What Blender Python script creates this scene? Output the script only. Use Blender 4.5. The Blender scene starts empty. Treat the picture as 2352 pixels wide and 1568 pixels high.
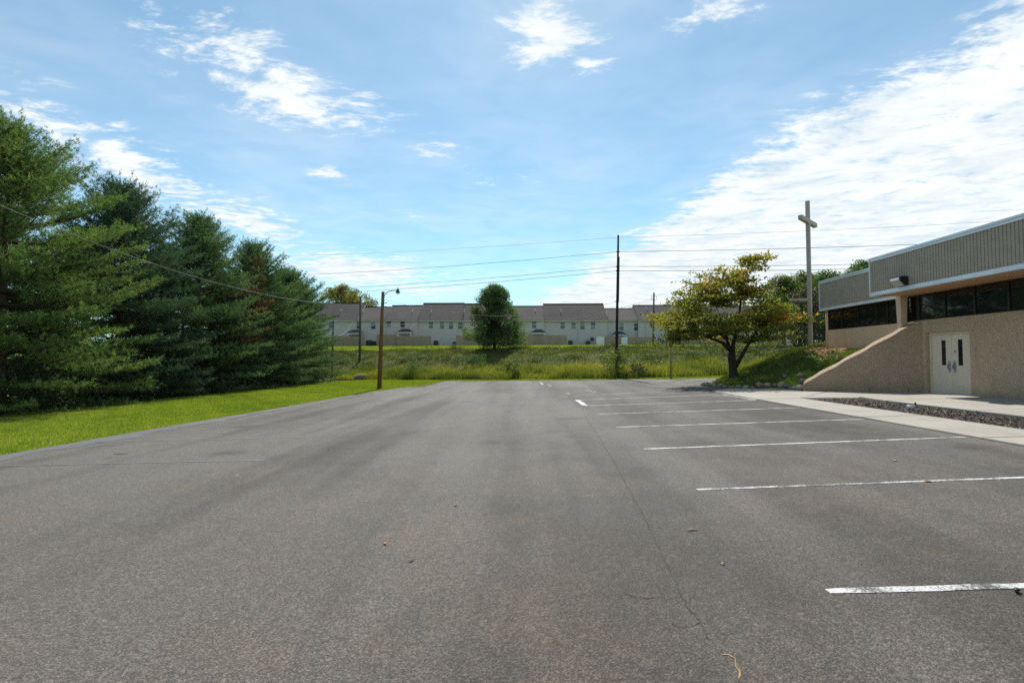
import bpy, math, random
import numpy as np
from math import radians as R, sin, cos, pi, sqrt, atan2
from mathutils import Vector

# ------------------------------------------------------------------ camera, world, sun, exposure
SC = bpy.context.scene
COL = SC.collection
F, CX, CY, EYE, SLOPE = 1150.0, 1176.0, 784.0, 1.6, 0.034
YAW, PIT = math.atan(37/F), math.atan(42/F)
cam = bpy.data.cameras.new('camera'); camo = bpy.data.objects.new('camera', cam); COL.objects.link(camo)
cam.sensor_width = 36; cam.sensor_fit = 'HORIZONTAL'; cam.lens = F/2352*36
cam.clip_start = 0.05; cam.clip_end = 6000
camo.location = (0, 0, EYE); camo.rotation_euler = (pi/2+PIT, 0, YAW)
SC.camera = camo
SUN_EL, SUN_AZ = 48.0, -1.0          # azimuth from +Y towards +X
SC.view_settings.view_transform = 'Standard'; SC.view_settings.look = 'None'
SC.view_settings.gamma = 1; SC.view_settings.exposure = 0.50
SC.view_settings.use_curve_mapping = False
cy = SC.cycles
cy.use_denoising = False
cy.max_bounces = 5; cy.diffuse_bounces = 3; cy.glossy_bounces = 2; cy.transmission_bounces = 4; cy.transparent_max_bounces = 4; cy.caustics_reflective = False; cy.caustics_refractive = False

def ray(u, v):
    x = (u-CX)/F; y = 1.0; z = -(v-CY)/F
    c, s = cos(PIT), sin(PIT); y, z = y*c-z*s, y*s+z*c
    c, s = cos(YAW), sin(YAW); x, y = x*c-y*s, x*s+y*c
    return x, y, z
def aty(u, v, Y):
    d = ray(u, v); t = Y/d[1]; return Vector((d[0]*t, Y, EYE+d[2]*t))
def lotp(u, v):
    d = ray(u, v); t = -EYE/(d[2]-SLOPE*d[0]); return Vector((d[0]*t, d[1]*t, EYE+d[2]*t))

class NT:
    """tiny node-tree helper"""
    def __init__(s, tree): s.t = tree; tree.nodes.clear()
    def n(s, typ, ins=None, **kw):
        nd = s.t.nodes.new(typ)
        for k, v in kw.items(): setattr(nd, k, v)
        for k, v in (ins or {}).items():
            if isinstance(v, bpy.types.NodeSocket): s.t.links.new(v, nd.inputs[k])
            else: nd.inputs[k].default_value = v
        return nd
    def m(s, op, a, b=0.0, c=0.0, clamp=False):
        return s.n('ShaderNodeMath', {0: a, 1: b, 2: c}, operation=op, use_clamp=clamp).outputs[0]
    def sstep(s, v, lo, hi):
        return s.n('ShaderNodeMapRange', {'Value': v, 'From Min': lo, 'From Max': hi}, interpolation_type='SMOOTHSTEP').outputs[0]
    def mix(s, f, a, b, mode='MIX'):
        nd = s.n('ShaderNodeMix', data_type='RGBA', blend_type=mode)
        for k, v in ((0, f), (6, a), (7, b)):
            if isinstance(v, bpy.types.NodeSocket): s.t.links.new(v, nd.inputs[k])
            else: nd.inputs[k].default_value = v if k == 0 else (tuple(v)+(1,) if len(v) == 3 else v)
        return nd.outputs[2]
    def noise(s, vec, scale, detail=3, rough=.55, dist=0.0):
        return s.n('ShaderNodeTexNoise', {'Vector': vec, 'Scale': scale, 'Detail': detail, 'Roughness': rough, 'Distortion': dist}).outputs[0]
    def ramp(s, f, stops):
        nd = s.n('ShaderNodeValToRGB', {0: f}); cr = nd.color_ramp
        while len(cr.elements) < len(stops): cr.elements.new(.5)
        for e, (p, c) in zip(cr.elements, stops): e.position = p; e.color = tuple(c)+(1,)
        return nd.outputs[0]

def build_world():
    w = bpy.data.worlds.new('World'); SC.world = w; w.use_nodes = True
    g = NT(w.node_tree)
    sky = g.n('ShaderNodeTexSky', sky_type='NISHITA', sun_disc=False, sun_elevation=R(SUN_EL), sun_rotation=R(SUN_AZ),
              altitude=300, air_density=1.0, dust_density=0.15, ozone_density=2.5).outputs[0]
    d = g.n('ShaderNodeTexCoord').outputs['Generated']
    sp = g.n('ShaderNodeSeparateXYZ', {0: d})
    z = g.m('MAXIMUM', sp.outputs[2], .03)
    px = g.m('DIVIDE', sp.outputs[0], z); py = g.m('DIVIDE', sp.outputs[1], z)
    P = g.n('ShaderNodeCombineXYZ', {0: px, 1: py}).outputs[0]
    warp = g.n('ShaderNodeTexNoise', {'Vector': P, 'Scale': 1.3, 'Detail': 2.0}).outputs['Color']
    Pw = g.n('ShaderNodeMix', data_type='VECTOR', blend_type='MIX') if False else None
    wv = g.n('ShaderNodeVectorMath', {0: warp, 1: (-.5, -.5, -.5)}, operation='ADD').outputs[0]
    wv = g.n('ShaderNodeVectorMath', {0: wv, 'Scale': .35}, operation='SCALE').outputs[0]
    Pw = g.n('ShaderNodeVectorMath', {0: P, 1: wv}, operation='ADD').outputs[0]
    nbig = g.noise(Pw, 1.1, 3, .5)
    nmid = g.noise(Pw, 3.2, 6, .58)
    st = g.n('ShaderNodeMapping', {'Vector': Pw, 'Rotation': (0, 0, R(38)), 'Scale': (1.0, 1.7, 1)}).outputs[0]
    nstr = g.noise(st, 5.5, 10, .70)
    # broken cloud deck whose edge runs away from the viewer, on the right
    edge = g.m('SUBTRACT', px, g.m('SUBTRACT', 1.42, g.m('MULTIPLY', g.m('MINIMUM', g.m('MAXIMUM', py, 0), 9.5), .15)))
    bank = g.m('ADD', edge, g.m('MULTIPLY', g.m('SUBTRACT', nbig, .5), 1.1))
    bank = g.sstep(bank, -.28, .5)
    bank = g.m('MULTIPLY', g.sstep(g.m('ADD', bank, g.m('MULTIPLY', g.m('SUBTRACT', nstr, .5), 2.7)), .30, .92), g.sstep(bank, .03, .45))
    Wm = None
    def at(u, v):
        x, y, zz = ray(u, v); return x/zz, y/zz
    for (u, v, rx, ry, rot, amp) in [
        (690, 235, .46, .30, 35, 1.1), (520, 90, .30, .17, 55, .95), (600, 160, .40, .18, 38, 1.0), (820, 245, .24, .12, 20, .85),
        (300, 385, .34, 1.15, 8, 1.1), (580, 512, .38, .95, 12, 1.15), (820, 625, .95, 1.4, 12, 1.4),
        (760, 400, .14, .16, 0, 1.1), (1010, 340, .2, .16, 0, .75), (940, 495, .12, .3, 0, .6), (1268, 88, .19, .22, -35, 1.25), (1340, 145, .15, .10, 0, 1.0),
        (1640, 30, .17, .16, 0, .8), (980, 665, 1.5, 1.8, 0, .9), (1180, 420, .5, .5, 0, .4)]:
        cx, cy_ = at(u, v)
        q = g.n('ShaderNodeMapping', {'Vector': P, 'Location': (cx, cy_, 0), 'Rotation': (0, 0, R(rot)), 'Scale': (rx, ry, 1)}, vector_type='TEXTURE').outputs[0]
        dl = g.n('ShaderNodeVectorMath', {0: q}, operation='LENGTH').outputs['Value']
        w_ = g.n('ShaderNodeMapRange', {'Value': dl, 'From Min': 1.35, 'From Max': 0.1, 'To Min': 0.0, 'To Max': amp}).outputs[0]
        Wm = w_ if Wm is None else g.m('MAXIMUM', Wm, w_)
    bl = g.m('ADD', Wm, g.m('MULTIPLY', g.m('SUBTRACT', nstr, .52), 3.2))
    bl = g.m('MULTIPLY', g.sstep(bl, .40, 1.1), g.sstep(Wm, 0.05, .45))
    alpha = g.m('MAXIMUM', bank, bl)
    # thin high veil over the whole sky
    veil = g.m('ADD', .13, g.m('MULTIPLY', g.sstep(nbig, .25, .8), .24))
    alpha = g.m('ADD', veil, g.m('MULTIPLY', alpha, g.m('SUBTRACT', 1.0, veil)))
    # a low bright band of air over the horizon
    alpha = g.m('MULTIPLY', alpha, g.sstep(sp.outputs[2], -.02, .08))
    shade = g.sstep(g.m('ADD', g.m('MULTIPLY', nmid, .6), g.m('MULTIPLY', nstr, .4)), .36, .60)
    ccol = g.mix(shade, (5.6, 6.4, 6.9), (7.6, 7.9, 8.0))
    col = g.mix(alpha, g.mix(1.0, sky, (.83, 1.14, 1.07), 'MULTIPLY'), ccol)
    bg = g.n('ShaderNodeBackground', {0: col, 1: 0.094})
    out = g.n('ShaderNodeOutputWorld', {0: bg.outputs[0]})
build_world()

sd = bpy.data.lights.new('sun', 'SUN'); sd.energy = 4.4; sd.angle = R(.53); sd.color = (1, .955, .88)
sun = bpy.data.objects.new('sun', sd); COL.objects.link(sun); sun.location = (0, 60, 80)
sdir = Vector((sin(R(SUN_AZ))*cos(R(SUN_EL)), cos(R(SUN_AZ))*cos(R(SUN_EL)), sin(R(SUN_EL))))
sun.rotation_euler = sdir.to_track_quat('Z', 'Y').to_euler()

# ------------------------------------------------------------------ helpers
def rootloc(o):
    L = Vector((0, 0, 0))
    while o is not None: L += o.location; o = o.parent
    return L
def put(o, label=None, cat=None, group=None, kind=None):
    for k, v in (('label', label), ('category', cat), ('group', group), ('kind', kind)):
        if v: o[k] = v
    return o
def thing(name, label, cat, loc, group=None):
    o = bpy.data.objects.new(name, None); COL.objects.link(o); o.location = loc; o.empty_display_size = .2
    return put(o, label, cat, group)
class MB:
    def __init__(s): s.v = []; s.f = []
    def add(s, vs, fs):
        b = len(s.v); s.v += [tuple(p) for p in vs]; s.f += [tuple(b+i for i in f) for f in fs]; return s
    def box(s, x0, x1, y0, y1, z0, z1):
        return s.add([(x0,y0,z0),(x1,y0,z0),(x1,y1,z0),(x0,y1,z0),(x0,y0,z1),(x1,y0,z1),(x1,y1,z1),(x0,y1,z1)],
                     [(0,3,2,1),(4,5,6,7),(0,1,5,4),(1,2,6,5),(2,3,7,6),(3,0,4,7)])
    def obox(s, c, ax, ay, az):
        c, ax, ay, az = map(Vector, (c, ax, ay, az)); vs = []
        for k in (-1, 1):
            for i, j in ((-1,-1),(1,-1),(1,1),(-1,1)): vs.append(c+ax*i+ay*j+az*k)
        return s.add(vs, [(0,3,2,1),(4,5,6,7),(0,1,5,4),(1,2,6,5),(2,3,7,6),(3,0,4,7)])
    def prism(s, poly, off):
        n = len(poly); off = Vector(off); vs = [Vector(p) for p in poly]; vs += [p+off for p in vs]
        return s.add(vs, [tuple(range(n))[::-1], tuple(range(n, 2*n))]+[(i,(i+1)%n,n+(i+1)%n,n+i) for i in range(n)])
    def tube(s, pts, rad, n=8):
        pts = [Vector(p) for p in pts]
        if not hasattr(rad, '__len__'): rad = [rad]*len(pts)
        vs = []; fs = []
        for i, p in enumerate(pts):
            t = (pts[min(i+1, len(pts)-1)]-pts[max(i-1, 0)]).normalized()
            a = Vector((0,0,1)) if abs(t.z) < .9 else Vector((1,0,0))
            u = t.cross(a).normalized(); w = t.cross(u)
            for k in range(n): vs.append(p+(u*cos(2*pi*k/n)+w*sin(2*pi*k/n))*rad[i])
        for i in range(len(pts)-1):
            for k in range(n): fs.append((i*n+k, i*n+(k+1)%n, (i+1)*n+(k+1)%n, (i+1)*n+k))
        fs.append(tuple(range(n))[::-1]); fs.append(tuple((len(pts)-1)*n+k for k in range(n)))
        return s.add(vs, fs)
def newmesh(name, v, f, mat, smooth=False):
    me = bpy.data.meshes.new(name); me.from_pydata([tuple(p) for p in v], [], f)
    me.materials.append(mat)
    if smooth: me.polygons.foreach_set('use_smooth', [True]*len(me.polygons))
    me.update(); return me
def mk(name, mb, mat, parent=None, smooth=False, label=None, cat=None, group=None, kind=None):
    """one mesh object, built from world coordinates"""
    if parent is None:
        a = np.array(mb.v); L = Vector((a[:,0].mean(), a[:,1].mean(), a[:,2].min()))
    else: L = rootloc(parent)
    o = bpy.data.objects.new(name, newmesh(name, [(p[0]-L.x, p[1]-L.y, p[2]-L.z) for p in mb.v], mb.f, mat, smooth))
    COL.objects.link(o)
    if parent is None: o.location = L
    else: o.parent = parent
    return put(o, label, cat, group, kind)
def npmesh(name, V, Fa, mat, parent=None, tint=None, label=None, cat=None, group=None, kind=None, loc=None):
    """fast mesh from arrays; Fa is (n,k)"""
    V = np.asarray(V, dtype=np.float64).reshape(-1, 3); Fa = np.asarray(Fa, dtype=np.int32); n, k = Fa.shape
    L = rootloc(parent) if parent is not None else Vector(loc if loc is not None else (V[:,0].mean(), V[:,1].mean(), V[:,2].min()))
    V = (V-np.array(L)).astype(np.float32)
    me = bpy.data.meshes.new(name); me.vertices.add(len(V)); me.vertices.foreach_set('co', V.ravel())
    me.loops.add(n*k); me.loops.foreach_set('vertex_index', Fa.ravel())
    me.polygons.add(n); me.polygons.foreach_set('loop_start', np.arange(0, n*k, k, dtype=np.int32))
    me.update(calc_edges=True); me.materials.append(mat)
    if tint is not None:
        at_ = me.attributes.new('tint', 'FLOAT', 'POINT'); at_.data.foreach_set('value', np.asarray(tint, dtype=np.float32))
    o = bpy.data.objects.new(name, me); COL.objects.link(o)
    if parent is None: o.location = L
    else: o.parent = parent
    return put(o, label, cat, group, kind)

# ------------------------------------------------------------------ materials
MATS = {}
def material(name):
    m = bpy.data.materials.new(name); m.use_nodes = True; MATS[name] = m
    return m, NT(m.node_tree)
def finish(g, bsdf, disp=None):
    g.n('ShaderNodeOutputMaterial', {0: bsdf})
def princ(g, col, rough=.6, metal=0.0, spec=.5, normal=None):
    ins = {'Base Color': col if isinstance(col, bpy.types.NodeSocket) else tuple(col)+(1,), 'Roughness': rough, 'Metallic': metal, 'Specular IOR Level': spec}
    if normal is not None: ins['Normal'] = normal
    return g.n('ShaderNodeBsdfPrincipled', ins).outputs[0]
def bump(g, h, strength=.3, dist=.01):
    return g.n('ShaderNodeBump', {'Height': h, 'Strength': strength, 'Distance': dist}).outputs[0]
def geo(g): return g.n('ShaderNodeNewGeometry').outputs['Position']
def stretch(g, vec, sc, rot=(0,0,0)):
    return g.n('ShaderNodeMapping', {'Vector': vec, 'Scale': sc, 'Rotation': rot}).outputs[0]

def simple(name, c1, c2, scale=6, rough=.6, metal=0, bstr=.15, bdist=.004, bscale=60, spec=.4, st=(1,1,1)):
    m, g = material(name); p = geo(g)
    f = g.noise(stretch(g, p, st), scale, 5, .6)
    f2 = g.noise(p, scale*7.3, 3, .6)
    col = g.mix(g.sstep(g.m('ADD', g.m('MULTIPLY', f, .75), g.m('MULTIPLY', f2, .25)), .33, .67), c1, c2)
    finish(g, princ(g, col, rough, metal, spec, bump(g, g.noise(p, bscale, 3), bstr, bdist)))
    return m
def foliage(name, stops, trans=.45, rough=.6, gloss=.025):
    m, g = material(name)
    t = g.n('ShaderNodeAttribute', attribute_name='tint').outputs['Fac']
    c = g.ramp(t, stops)
    df = g.n('ShaderNodeBsdfDiffuse', {0: c}).outputs[0]
    tc = g.mix(1.0, c, (1.25, 1.2, .55), 'MULTIPLY')
    tr = g.n('ShaderNodeBsdfTranslucent', {0: tc}).outputs[0]
    a = g.n('ShaderNodeMixShader', {0: trans, 1: df, 2: tr}).outputs[0]
    gl = g.n('ShaderNodeBsdfGlossy', {0: (1,1,1,1), 'Roughness': rough}).outputs[0]
    finish(g, g.n('ShaderNodeMixShader', {0: gloss, 1: a, 2: gl}).outputs[0])
    return m

def mat_asphalt():
    m, g = material('asphalt'); p = geo(g)
    vor = g.n('ShaderNodeTexVoronoi', {'Vector': p, 'Scale': 125.0})
    cellv = g.n('ShaderNodeSeparateColor', {0: vor.outputs['Color']}).outputs[0]
    vor2 = g.n('ShaderNodeTexVoronoi', {'Vector': p, 'Scale': 32.0})
    cell2 = g.n('ShaderNodeSeparateColor', {0: vor2.outputs['Color']}).outputs[0]
    fine = g.noise(p, 160, 2)
    agg = g.m('ADD', g.m('MULTIPLY', g.m('POWER', cellv, 2.5), 1.0), g.m('ADD', g.m('MULTIPLY', fine, .3), g.m('MULTIPLY', g.m('POWER', cell2, 5.0), .22)))
    agg = g.m('ADD', .38, g.m('MULTIPLY', agg, 1.28))
    big = g.noise(stretch(g, p, (1, .55, 1)), .16, 4, .5, .6)
    lane = g.noise(stretch(g, p, (1.0, .07, 1), (0, 0, R(-4))), .75, 4, .55, .3)
    mid = g.noise(p, 1.1, 5, .6, .8)
    tone = g.m('ADD', g.m('ADD', g.m('MULTIPLY', big, .9), g.m('MULTIPLY', lane, .95)), g.m('MULTIPLY', mid, .30))
    tone = g.sstep(tone, .80, 1.26)
    col = g.mix(tone, (.040, .037, .034), (.116, .106, .094))
    dirt = g.sstep(g.m('ADD', g.noise(p, .42, 5, .6, .5), g.m('MULTIPLY', g.noise(p, 3.1, 4), .25)), .56, .88)
    yy = g.n('ShaderNodeSeparateXYZ', {0: p}).outputs[1]
    near = g.sstep(yy, 9.0, 1.5)
    dirt = g.m('MULTIPLY', dirt, g.m('ADD', .15, g.m('MULTIPLY', near, .6)))
    col = g.mix(dirt, col, (.16, .122, .078))
    col = g.mix(g.m('MULTIPLY', near, .4), col, (.088, .074, .056))
    ov = g.n('ShaderNodeTexVoronoi', {'Vector': g.n('ShaderNodeVectorMath', {0: p, 1: g.n('ShaderNodeVectorMath', {0: g.n('ShaderNodeTexNoise', {'Vector': p, 'Scale': 3.0}).outputs['Color'], 'Scale': .5}, operation='SCALE').outputs[0]}, operation='ADD').outputs[0], 'Scale': .55})
    oil = g.m('MULTIPLY', g.sstep(ov.outputs['Distance'], .30, .06), g.sstep(g.n('ShaderNodeSeparateColor', {0: ov.outputs['Color']}).outputs[0], .55, .75))
    col = g.mix(g.m('MULTIPLY', oil, .55), col, (.028, .027, .026))
    spot = g.sstep(g.noise(p, 5.5, 2, .4), .745, .80)
    col = g.mix(g.m('MULTIPLY', spot, .5), col, (.27, .20, .13))
    bc = g.n('ShaderNodeCombineXYZ', {0: agg, 1: agg, 2: agg}).outputs[0]
    col = g.mix(1.0, col, bc, 'MULTIPLY')
    h = g.m('ADD', g.m('MULTIPLY', vor.outputs['Distance'], -1.0), g.m('MULTIPLY', fine, .35))
    finish(g, princ(g, col, .82, 0, .25, bump(g, h, .6, .005)))
    return m
def mat_paint(name, wear, ga=(.055, .053, .05), gb=(.085, .08, .075)):
    m, g = material(name); p = geo(g)
    n = g.m('ADD', g.m('MULTIPLY', g.noise(p, 55, 4, .7), .55), g.m('MULTIPLY', g.noise(p, 3.0, 4, .6), .45))
    f = g.sstep(n, wear-.06, wear+.07)
    vor = g.n('ShaderNodeTexVoronoi', {'Vector': p, 'Scale': 75.0})
    col = g.mix(f, g.mix(g.noise(p, 2, 3), ga, gb), g.mix(g.noise(p, 8, 3), (.46, .46, .44), (.62, .62, .61)))
    finish(g, princ(g, col, .7, 0, .3, bump(g, g.m('MULTIPLY', vor.outputs['Distance'], -1), .5, .005)))
    return m
def mat_concrete(name, a, b, joint=False):
    m, g = material(name); p = geo(g)
    n = g.m('ADD', g.m('MULTIPLY', g.noise(p, .9, 5, .62, .6), .6), g.m('MULTIPLY', g.noise(p, 9, 5, .65), .4))
    col = g.mix(g.sstep(n, .34, .66), a, b)
    st = g.sstep(g.noise(p, 2.2, 5, .7, 1.2), .60, .74)
    col = g.mix(g.m('MULTIPLY', st, .45), col, tuple(x*.6 for x in a))
    fine = g.noise(p, 210, 2)
    col = g.mix(g.m('MULTIPLY', fine, .35), col, tuple(x*.55 for x in a))
    finish(g, princ(g, col, .8, 0, .25, bump(g, fine, .3, .003)))
    return m
def mat_aggregate(name, tan, dark, light, sc, stain=False, bd=.012):
    m, g = material(name); p = geo(g)
    v = g.n('ShaderNodeTexVoronoi', {'Vector': p, 'Scale': sc})
    s = g.n('ShaderNodeSeparateColor', {0: v.outputs['Color']})
    col = g.mix(g.m('POWER', s.outputs[0], 1.6), dark, tan)
    col = g.mix(g.sstep(s.outputs[1], .72, .95), col, light)
    big = g.noise(p, 1.2, 5, .6, .5)
    col = g.mix(g.m('MULTIPLY', g.sstep(big, .45, .7), .35), col, tuple(x*.62 for x in tan))
    zz_ = g.n('ShaderNodeSeparateXYZ', {0: p}).outputs[2]
    spl = g.m('ADD', g.m('SUBTRACT', .95, zz_), g.m('MULTIPLY', g.m('SUBTRACT', g.noise(p, 3.2, 5, .65), .5), .9))
    col = g.mix(g.m('MULTIPLY', g.sstep(spl, 0, .6), .38), col, (.17, .13, .095))
    if stain:
        xyz = g.n('ShaderNodeSeparateXYZ', {0: p})
        e = g.m('ADD', g.m('SUBTRACT', 2.62, xyz.outputs[2]), g.m('MULTIPLY', g.m('SUBTRACT', g.noise(p, 1.6, 4), .5), 1.0))
        e = g.m('MULTIPLY', g.sstep(e, 0, .9), g.sstep(xyz.outputs[1], 20.5, 22.6))
        col = g.mix(g.m('MULTIPLY', e, .8), col, (.42, .19, .06))
    drip = g.sstep(g.noise(stretch(g, p, (1, 1, .10)), 2.6, 5, .65), .52, .74)
    col = g.mix(g.m('MULTIPLY', drip, .30), col, tuple(x*.5 for x in tan))
    h = g.m('ADD', g.m('MULTIPLY', v.outputs['Distance'], -1), g.m('MULTIPLY', g.noise(p, sc*2.5, 2), .4))
    finish(g, princ(g, col, .85, 0, .2, bump(g, h, .55, bd)))
    return m
def mat_ground():
    m, g = material('ground_grass'); p = geo(g)
    n1 = g.noise(p, .35, 5, .6, .6); n2 = g.noise(p, 14, 4, .7); n3 = g.noise(p, 2.3, 5, .6)
    a = g.mix(g.sstep(g.m('ADD', g.m('MULTIPLY', n1, .6), g.m('MULTIPLY', n3, .4)), .38, .62), (.11, .16, .014), (.16, .21, .022))
    a = g.mix(g.sstep(n2, .55, .75), a, (.07, .10, .012))
    xyz = g.n('ShaderNodeSeparateXYZ', {0: p})
    finish(g, princ(g, a, .85, 0, .15, bump(g, n2, .8, .04)))
    return m
def mat_bank():
    m, g = material('bank_grass'); p = geo(g)
    n1 = g.noise(p, .22, 5, .65, .8); n2 = g.noise(p, 5, 4, .7)
    a = g.mix(g.sstep(n1, .36, .64), (.055, .075, .018), (.095, .10, .028))
    a = g.mix(g.sstep(n2, .52, .72), a, (.05, .05, .02))
    finish(g, princ(g, a, .9, 0, .1, bump(g, n2, .9, .12)))
    return m
def mat_siding():
    m, g = material('vinyl_siding'); p = geo(g)
    z = g.n('ShaderNodeSeparateXYZ', {0: p}).outputs[2]
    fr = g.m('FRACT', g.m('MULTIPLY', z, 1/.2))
    col = g.mix(g.noise(p, .6, 4), (.52, .50, .485), (.60, .58, .565))
    col = g.mix(g.m('MULTIPLY', g.sstep(g.noise(p, .25, 5, .7, 1), .55, .75), .25), col, (.30, .29, .28))
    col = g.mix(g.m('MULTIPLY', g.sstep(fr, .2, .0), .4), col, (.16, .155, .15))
    finish(g, princ(g, col, .6, 0, .3, bump(g, fr, .8, .03)))
    return m
def mat_shingle():
    m, g = material('roof_shingle'); p = geo(g)
    br = g.n('ShaderNodeTexNoise', {'Vector': stretch(g, p, (1, .6, 3)), 'Scale': 2.2, 'Detail': 6.0, 'Roughness': .75}).outputs[0]
    col = g.mix(g.sstep(br, .3, .7), (.060, .052, .050), (.122, .106, .099))
    col = g.mix(g.m('MULTIPLY', g.sstep(g.noise(p, .22, 4), .45, .7), .4), col, (.055, .05, .055))
    finish(g, princ(g, col, .9, 0, .15, bump(g, br, .5, .03)))
    return m
def mat_wood(name, a, b, zs=.12, dark_top=None):
    m, g = material(name); p = geo(g)
    n = g.noise(stretch(g, p, (1, 1, zs)), 22, 5, .65, .4)
    col = g.mix(g.sstep(n, .3, .7), a, b)
    finish(g, princ(g, col, .85, 0, .15, bump(g, n, .5, .01)))
    return m
def mat_glass(name, c, rough=.03):
    m, g = material(name); p = geo(g)
    n = g.noise(p, 1.7, 2)
    finish(g, princ(g, c, rough, 0, .6, bump(g, n, .04, .02)))
    return m

M = {}
M['asphalt'] = mat_asphalt()
M['paint'] = mat_paint('road_paint', .465); M['paint_worn'] = mat_paint('road_paint_worn', .50); M['paint_faint'] = mat_paint('road_paint_faint', .64, (.10, .094, .086), (.135, .127, .117))
M['edge'] = mat_concrete('old_asphalt', (.10,.10,.102), (.15,.15,.153))
M['concrete'] = mat_concrete('sidewalk_concrete', (.31,.285,.245), (.40,.37,.32))
M['joint'] = simple('joint_dirt', (.03,.028,.024), (.06,.05,.04))
M['ground'] = mat_ground(); M['bank'] = mat_bank()
M['stucco'] = mat_aggregate('pebble_stucco', (.53,.39,.265), (.37,.265,.175), (.64,.51,.38), 66)
M['wing'] = mat_aggregate('pebble_stucco_shaded', (.45,.315,.215), (.26,.18,.12), (.58,.46,.36), 72)  # stucco with the shade on the wing wall's face put into its colour
M['wall2'] = mat_aggregate('smooth_stucco', (.70,.48,.31), (.60,.40,.255), (.74,.54,.37), 60, True, .004)
M['siding'] = simple('fascia_siding', (.36,.285,.225), (.41,.33,.26), 3, .55, 0, .05, .002, 90)
M['alu'] = simple('white_aluminium', (.62,.64,.66), (.74,.755,.77), 5, .35, .25, .05, .002, 40, .5, (1,.2,1))
M['soffit'] = simple('soffit_plaster', (.46,.27,.15), (.52,.32,.185), 2, .8)
M['post'] = simple('post_plaster', (.60,.45,.33), (.66,.50,.37), 4, .8)
M['glass'] = mat_glass('dark_glass', (.012,.013,.014)); M['bronze'] = simple('bronze_frame', (.02,.018,.016), (.035,.03,.026), 4, .4, .3)
M['door'] = simple('door_paint', (.64,.53,.415), (.70,.59,.47), 2, .5, 0, .1, .002, 30)
M['steel'] = simple('brushed_steel', (.30,.31,.33), (.40,.41,.43), 8, .5, .5)
M['black'] = simple('black_metal', (.012,.012,.013), (.03,.03,.03), 8, .5, .2)
M['lens'] = simple('lamp_lens', (.42,.43,.40), (.54,.55,.51), 20, .15, 0, .1, .003, 120)
M['roofing'] = simple('flat_roofing', (.25,.25,.25), (.32,.32,.31), 2, .9)
M['cross'] = mat_concrete('cross_paint', (.36,.325,.30), (.46,.42,.39)); 
M['mulch'] = simple('mulch_soil', (.028,.023,.019), (.066,.053,.044), 22, .95, 0, .9, .03, 70)
M['redmulch'] = simple('red_mulch', (.20,.085,.04), (.33,.16,.08), 14, .95, 0, .9, .03, 60)
M['dirt'] = simple('bare_dirt', (.24,.14,.085), (.36,.24,.155), 5, .95, 0, .8, .03, 50)
M['polebrown'] = mat_wood('pole_wood', (.11,.058,.026), (.23,.125,.058)); M['poledark'] = mat_wood('dark_pole_wood', (.022,.016,.015), (.05,.036,.032))
M['polegrey'] = mat_wood('grey_pole_wood', (.075,.068,.06), (.15,.135,.12)); M['postwood'] = mat_wood('post_wood', (.20,.145,.10), (.33,.25,.18))
M['wire'] = simple('wire', (.03,.03,.032), (.05,.05,.05)); M['wirelight'] = simple('wire_bare', (.20,.20,.195), (.28,.28,.27), 3, .7, .0)
M['hsiding'] = mat_siding(); M['shingle'] = mat_shingle()
M['htrim'] = simple('house_trim', (.50,.46,.42), (.58,.54,.49)); M['hwhite'] = simple('house_white', (.62,.64,.66), (.72,.74,.76))
M['hglass'] = mat_glass('house_glass', (.03,.045,.055), .08); M['hblind'] = simple('window_blind', (.20,.22,.24), (.30,.32,.34), 2)
M['fence'] = simple('vinyl_fence', (.30,.225,.165), (.36,.275,.205), 1.5, .6); M['fencewhite'] = simple('white_vinyl', (.68,.72,.76), (.76,.80,.83), 2, .5)
M['unit'] = simple('condenser_grey', (.05,.05,.055), (.10,.10,.10), 20, .6, .2)
M['bark'] = mat_wood('tree_bark', (.030,.023,.018), (.085,.066,.050), .25); M['pinebark'] = mat_wood('pine_bark', (.035,.026,.020), (.10,.075,.058), .3)
M['rock'] = [simple('rock_a', (.16,.105,.07), (.30,.22,.16), 9, .9, 0, .6, .02, 25), simple('rock_b', (.24,.18,.135), (.40,.32,.26), 9, .9, 0, .6, .02, 25),
             simple('rock_c', (.13,.105,.09), (.25,.21,.18), 9, .9, 0, .6, .02, 25)]
M['bark_chip'] = foliage('bark_chips_mat', [(0,(.022,.017,.014)),(.6,(.060,.046,.037)),(1,(.20,.16,.125))], .02, .6, .03)
G_ = lambda *s: [(i/(len(s)-1), c) for i, c in enumerate(s)]
M['pineA'] = foliage('pine_needles_light', G_((.060,.115,.042),(.12,.205,.066),(.22,.295,.105)), .42)
M['pineB'] = foliage('pine_needles_dark', G_((.026,.066,.048),(.055,.112,.072),(.105,.17,.10)), .38)
M['pineC'] = foliage('pine_needles_mid', G_((.042,.096,.050),(.088,.165,.078),(.165,.24,.112)), .40)
M['deadpine'] = foliage('dead_needles', G_((.09,.045,.025),(.16,.085,.05),(.23,.14,.09)), .3)
M['dogwood'] = foliage('dogwood_leaves', [(0,(.075,.115,.018)),(.42,(.18,.205,.03)),(.72,(.32,.27,.04)),(.88,(.38,.17,.04)),(1,(.36,.07,.04))], .55)
M['mapleleaf'] = foliage('green_leaves', G_((.040,.088,.030),(.085,.155,.050),(.16,.235,.07)), .48)
M['yellowleaf'] = foliage('yellowing_leaves', G_((.08,.11,.02),(.19,.19,.03),(.36,.27,.04)), .45)
M['shrubleaf'] = foliage('shrub_leaves', G_((.014,.030,.012),(.030,.055,.022),(.058,.088,.036)), .3, .5, .025)
M['weedleaf'] = foliage('weed_leaves', G_((.050,.085,.020),(.10,.15,.03),(.16,.21,.045)), .45)
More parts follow.
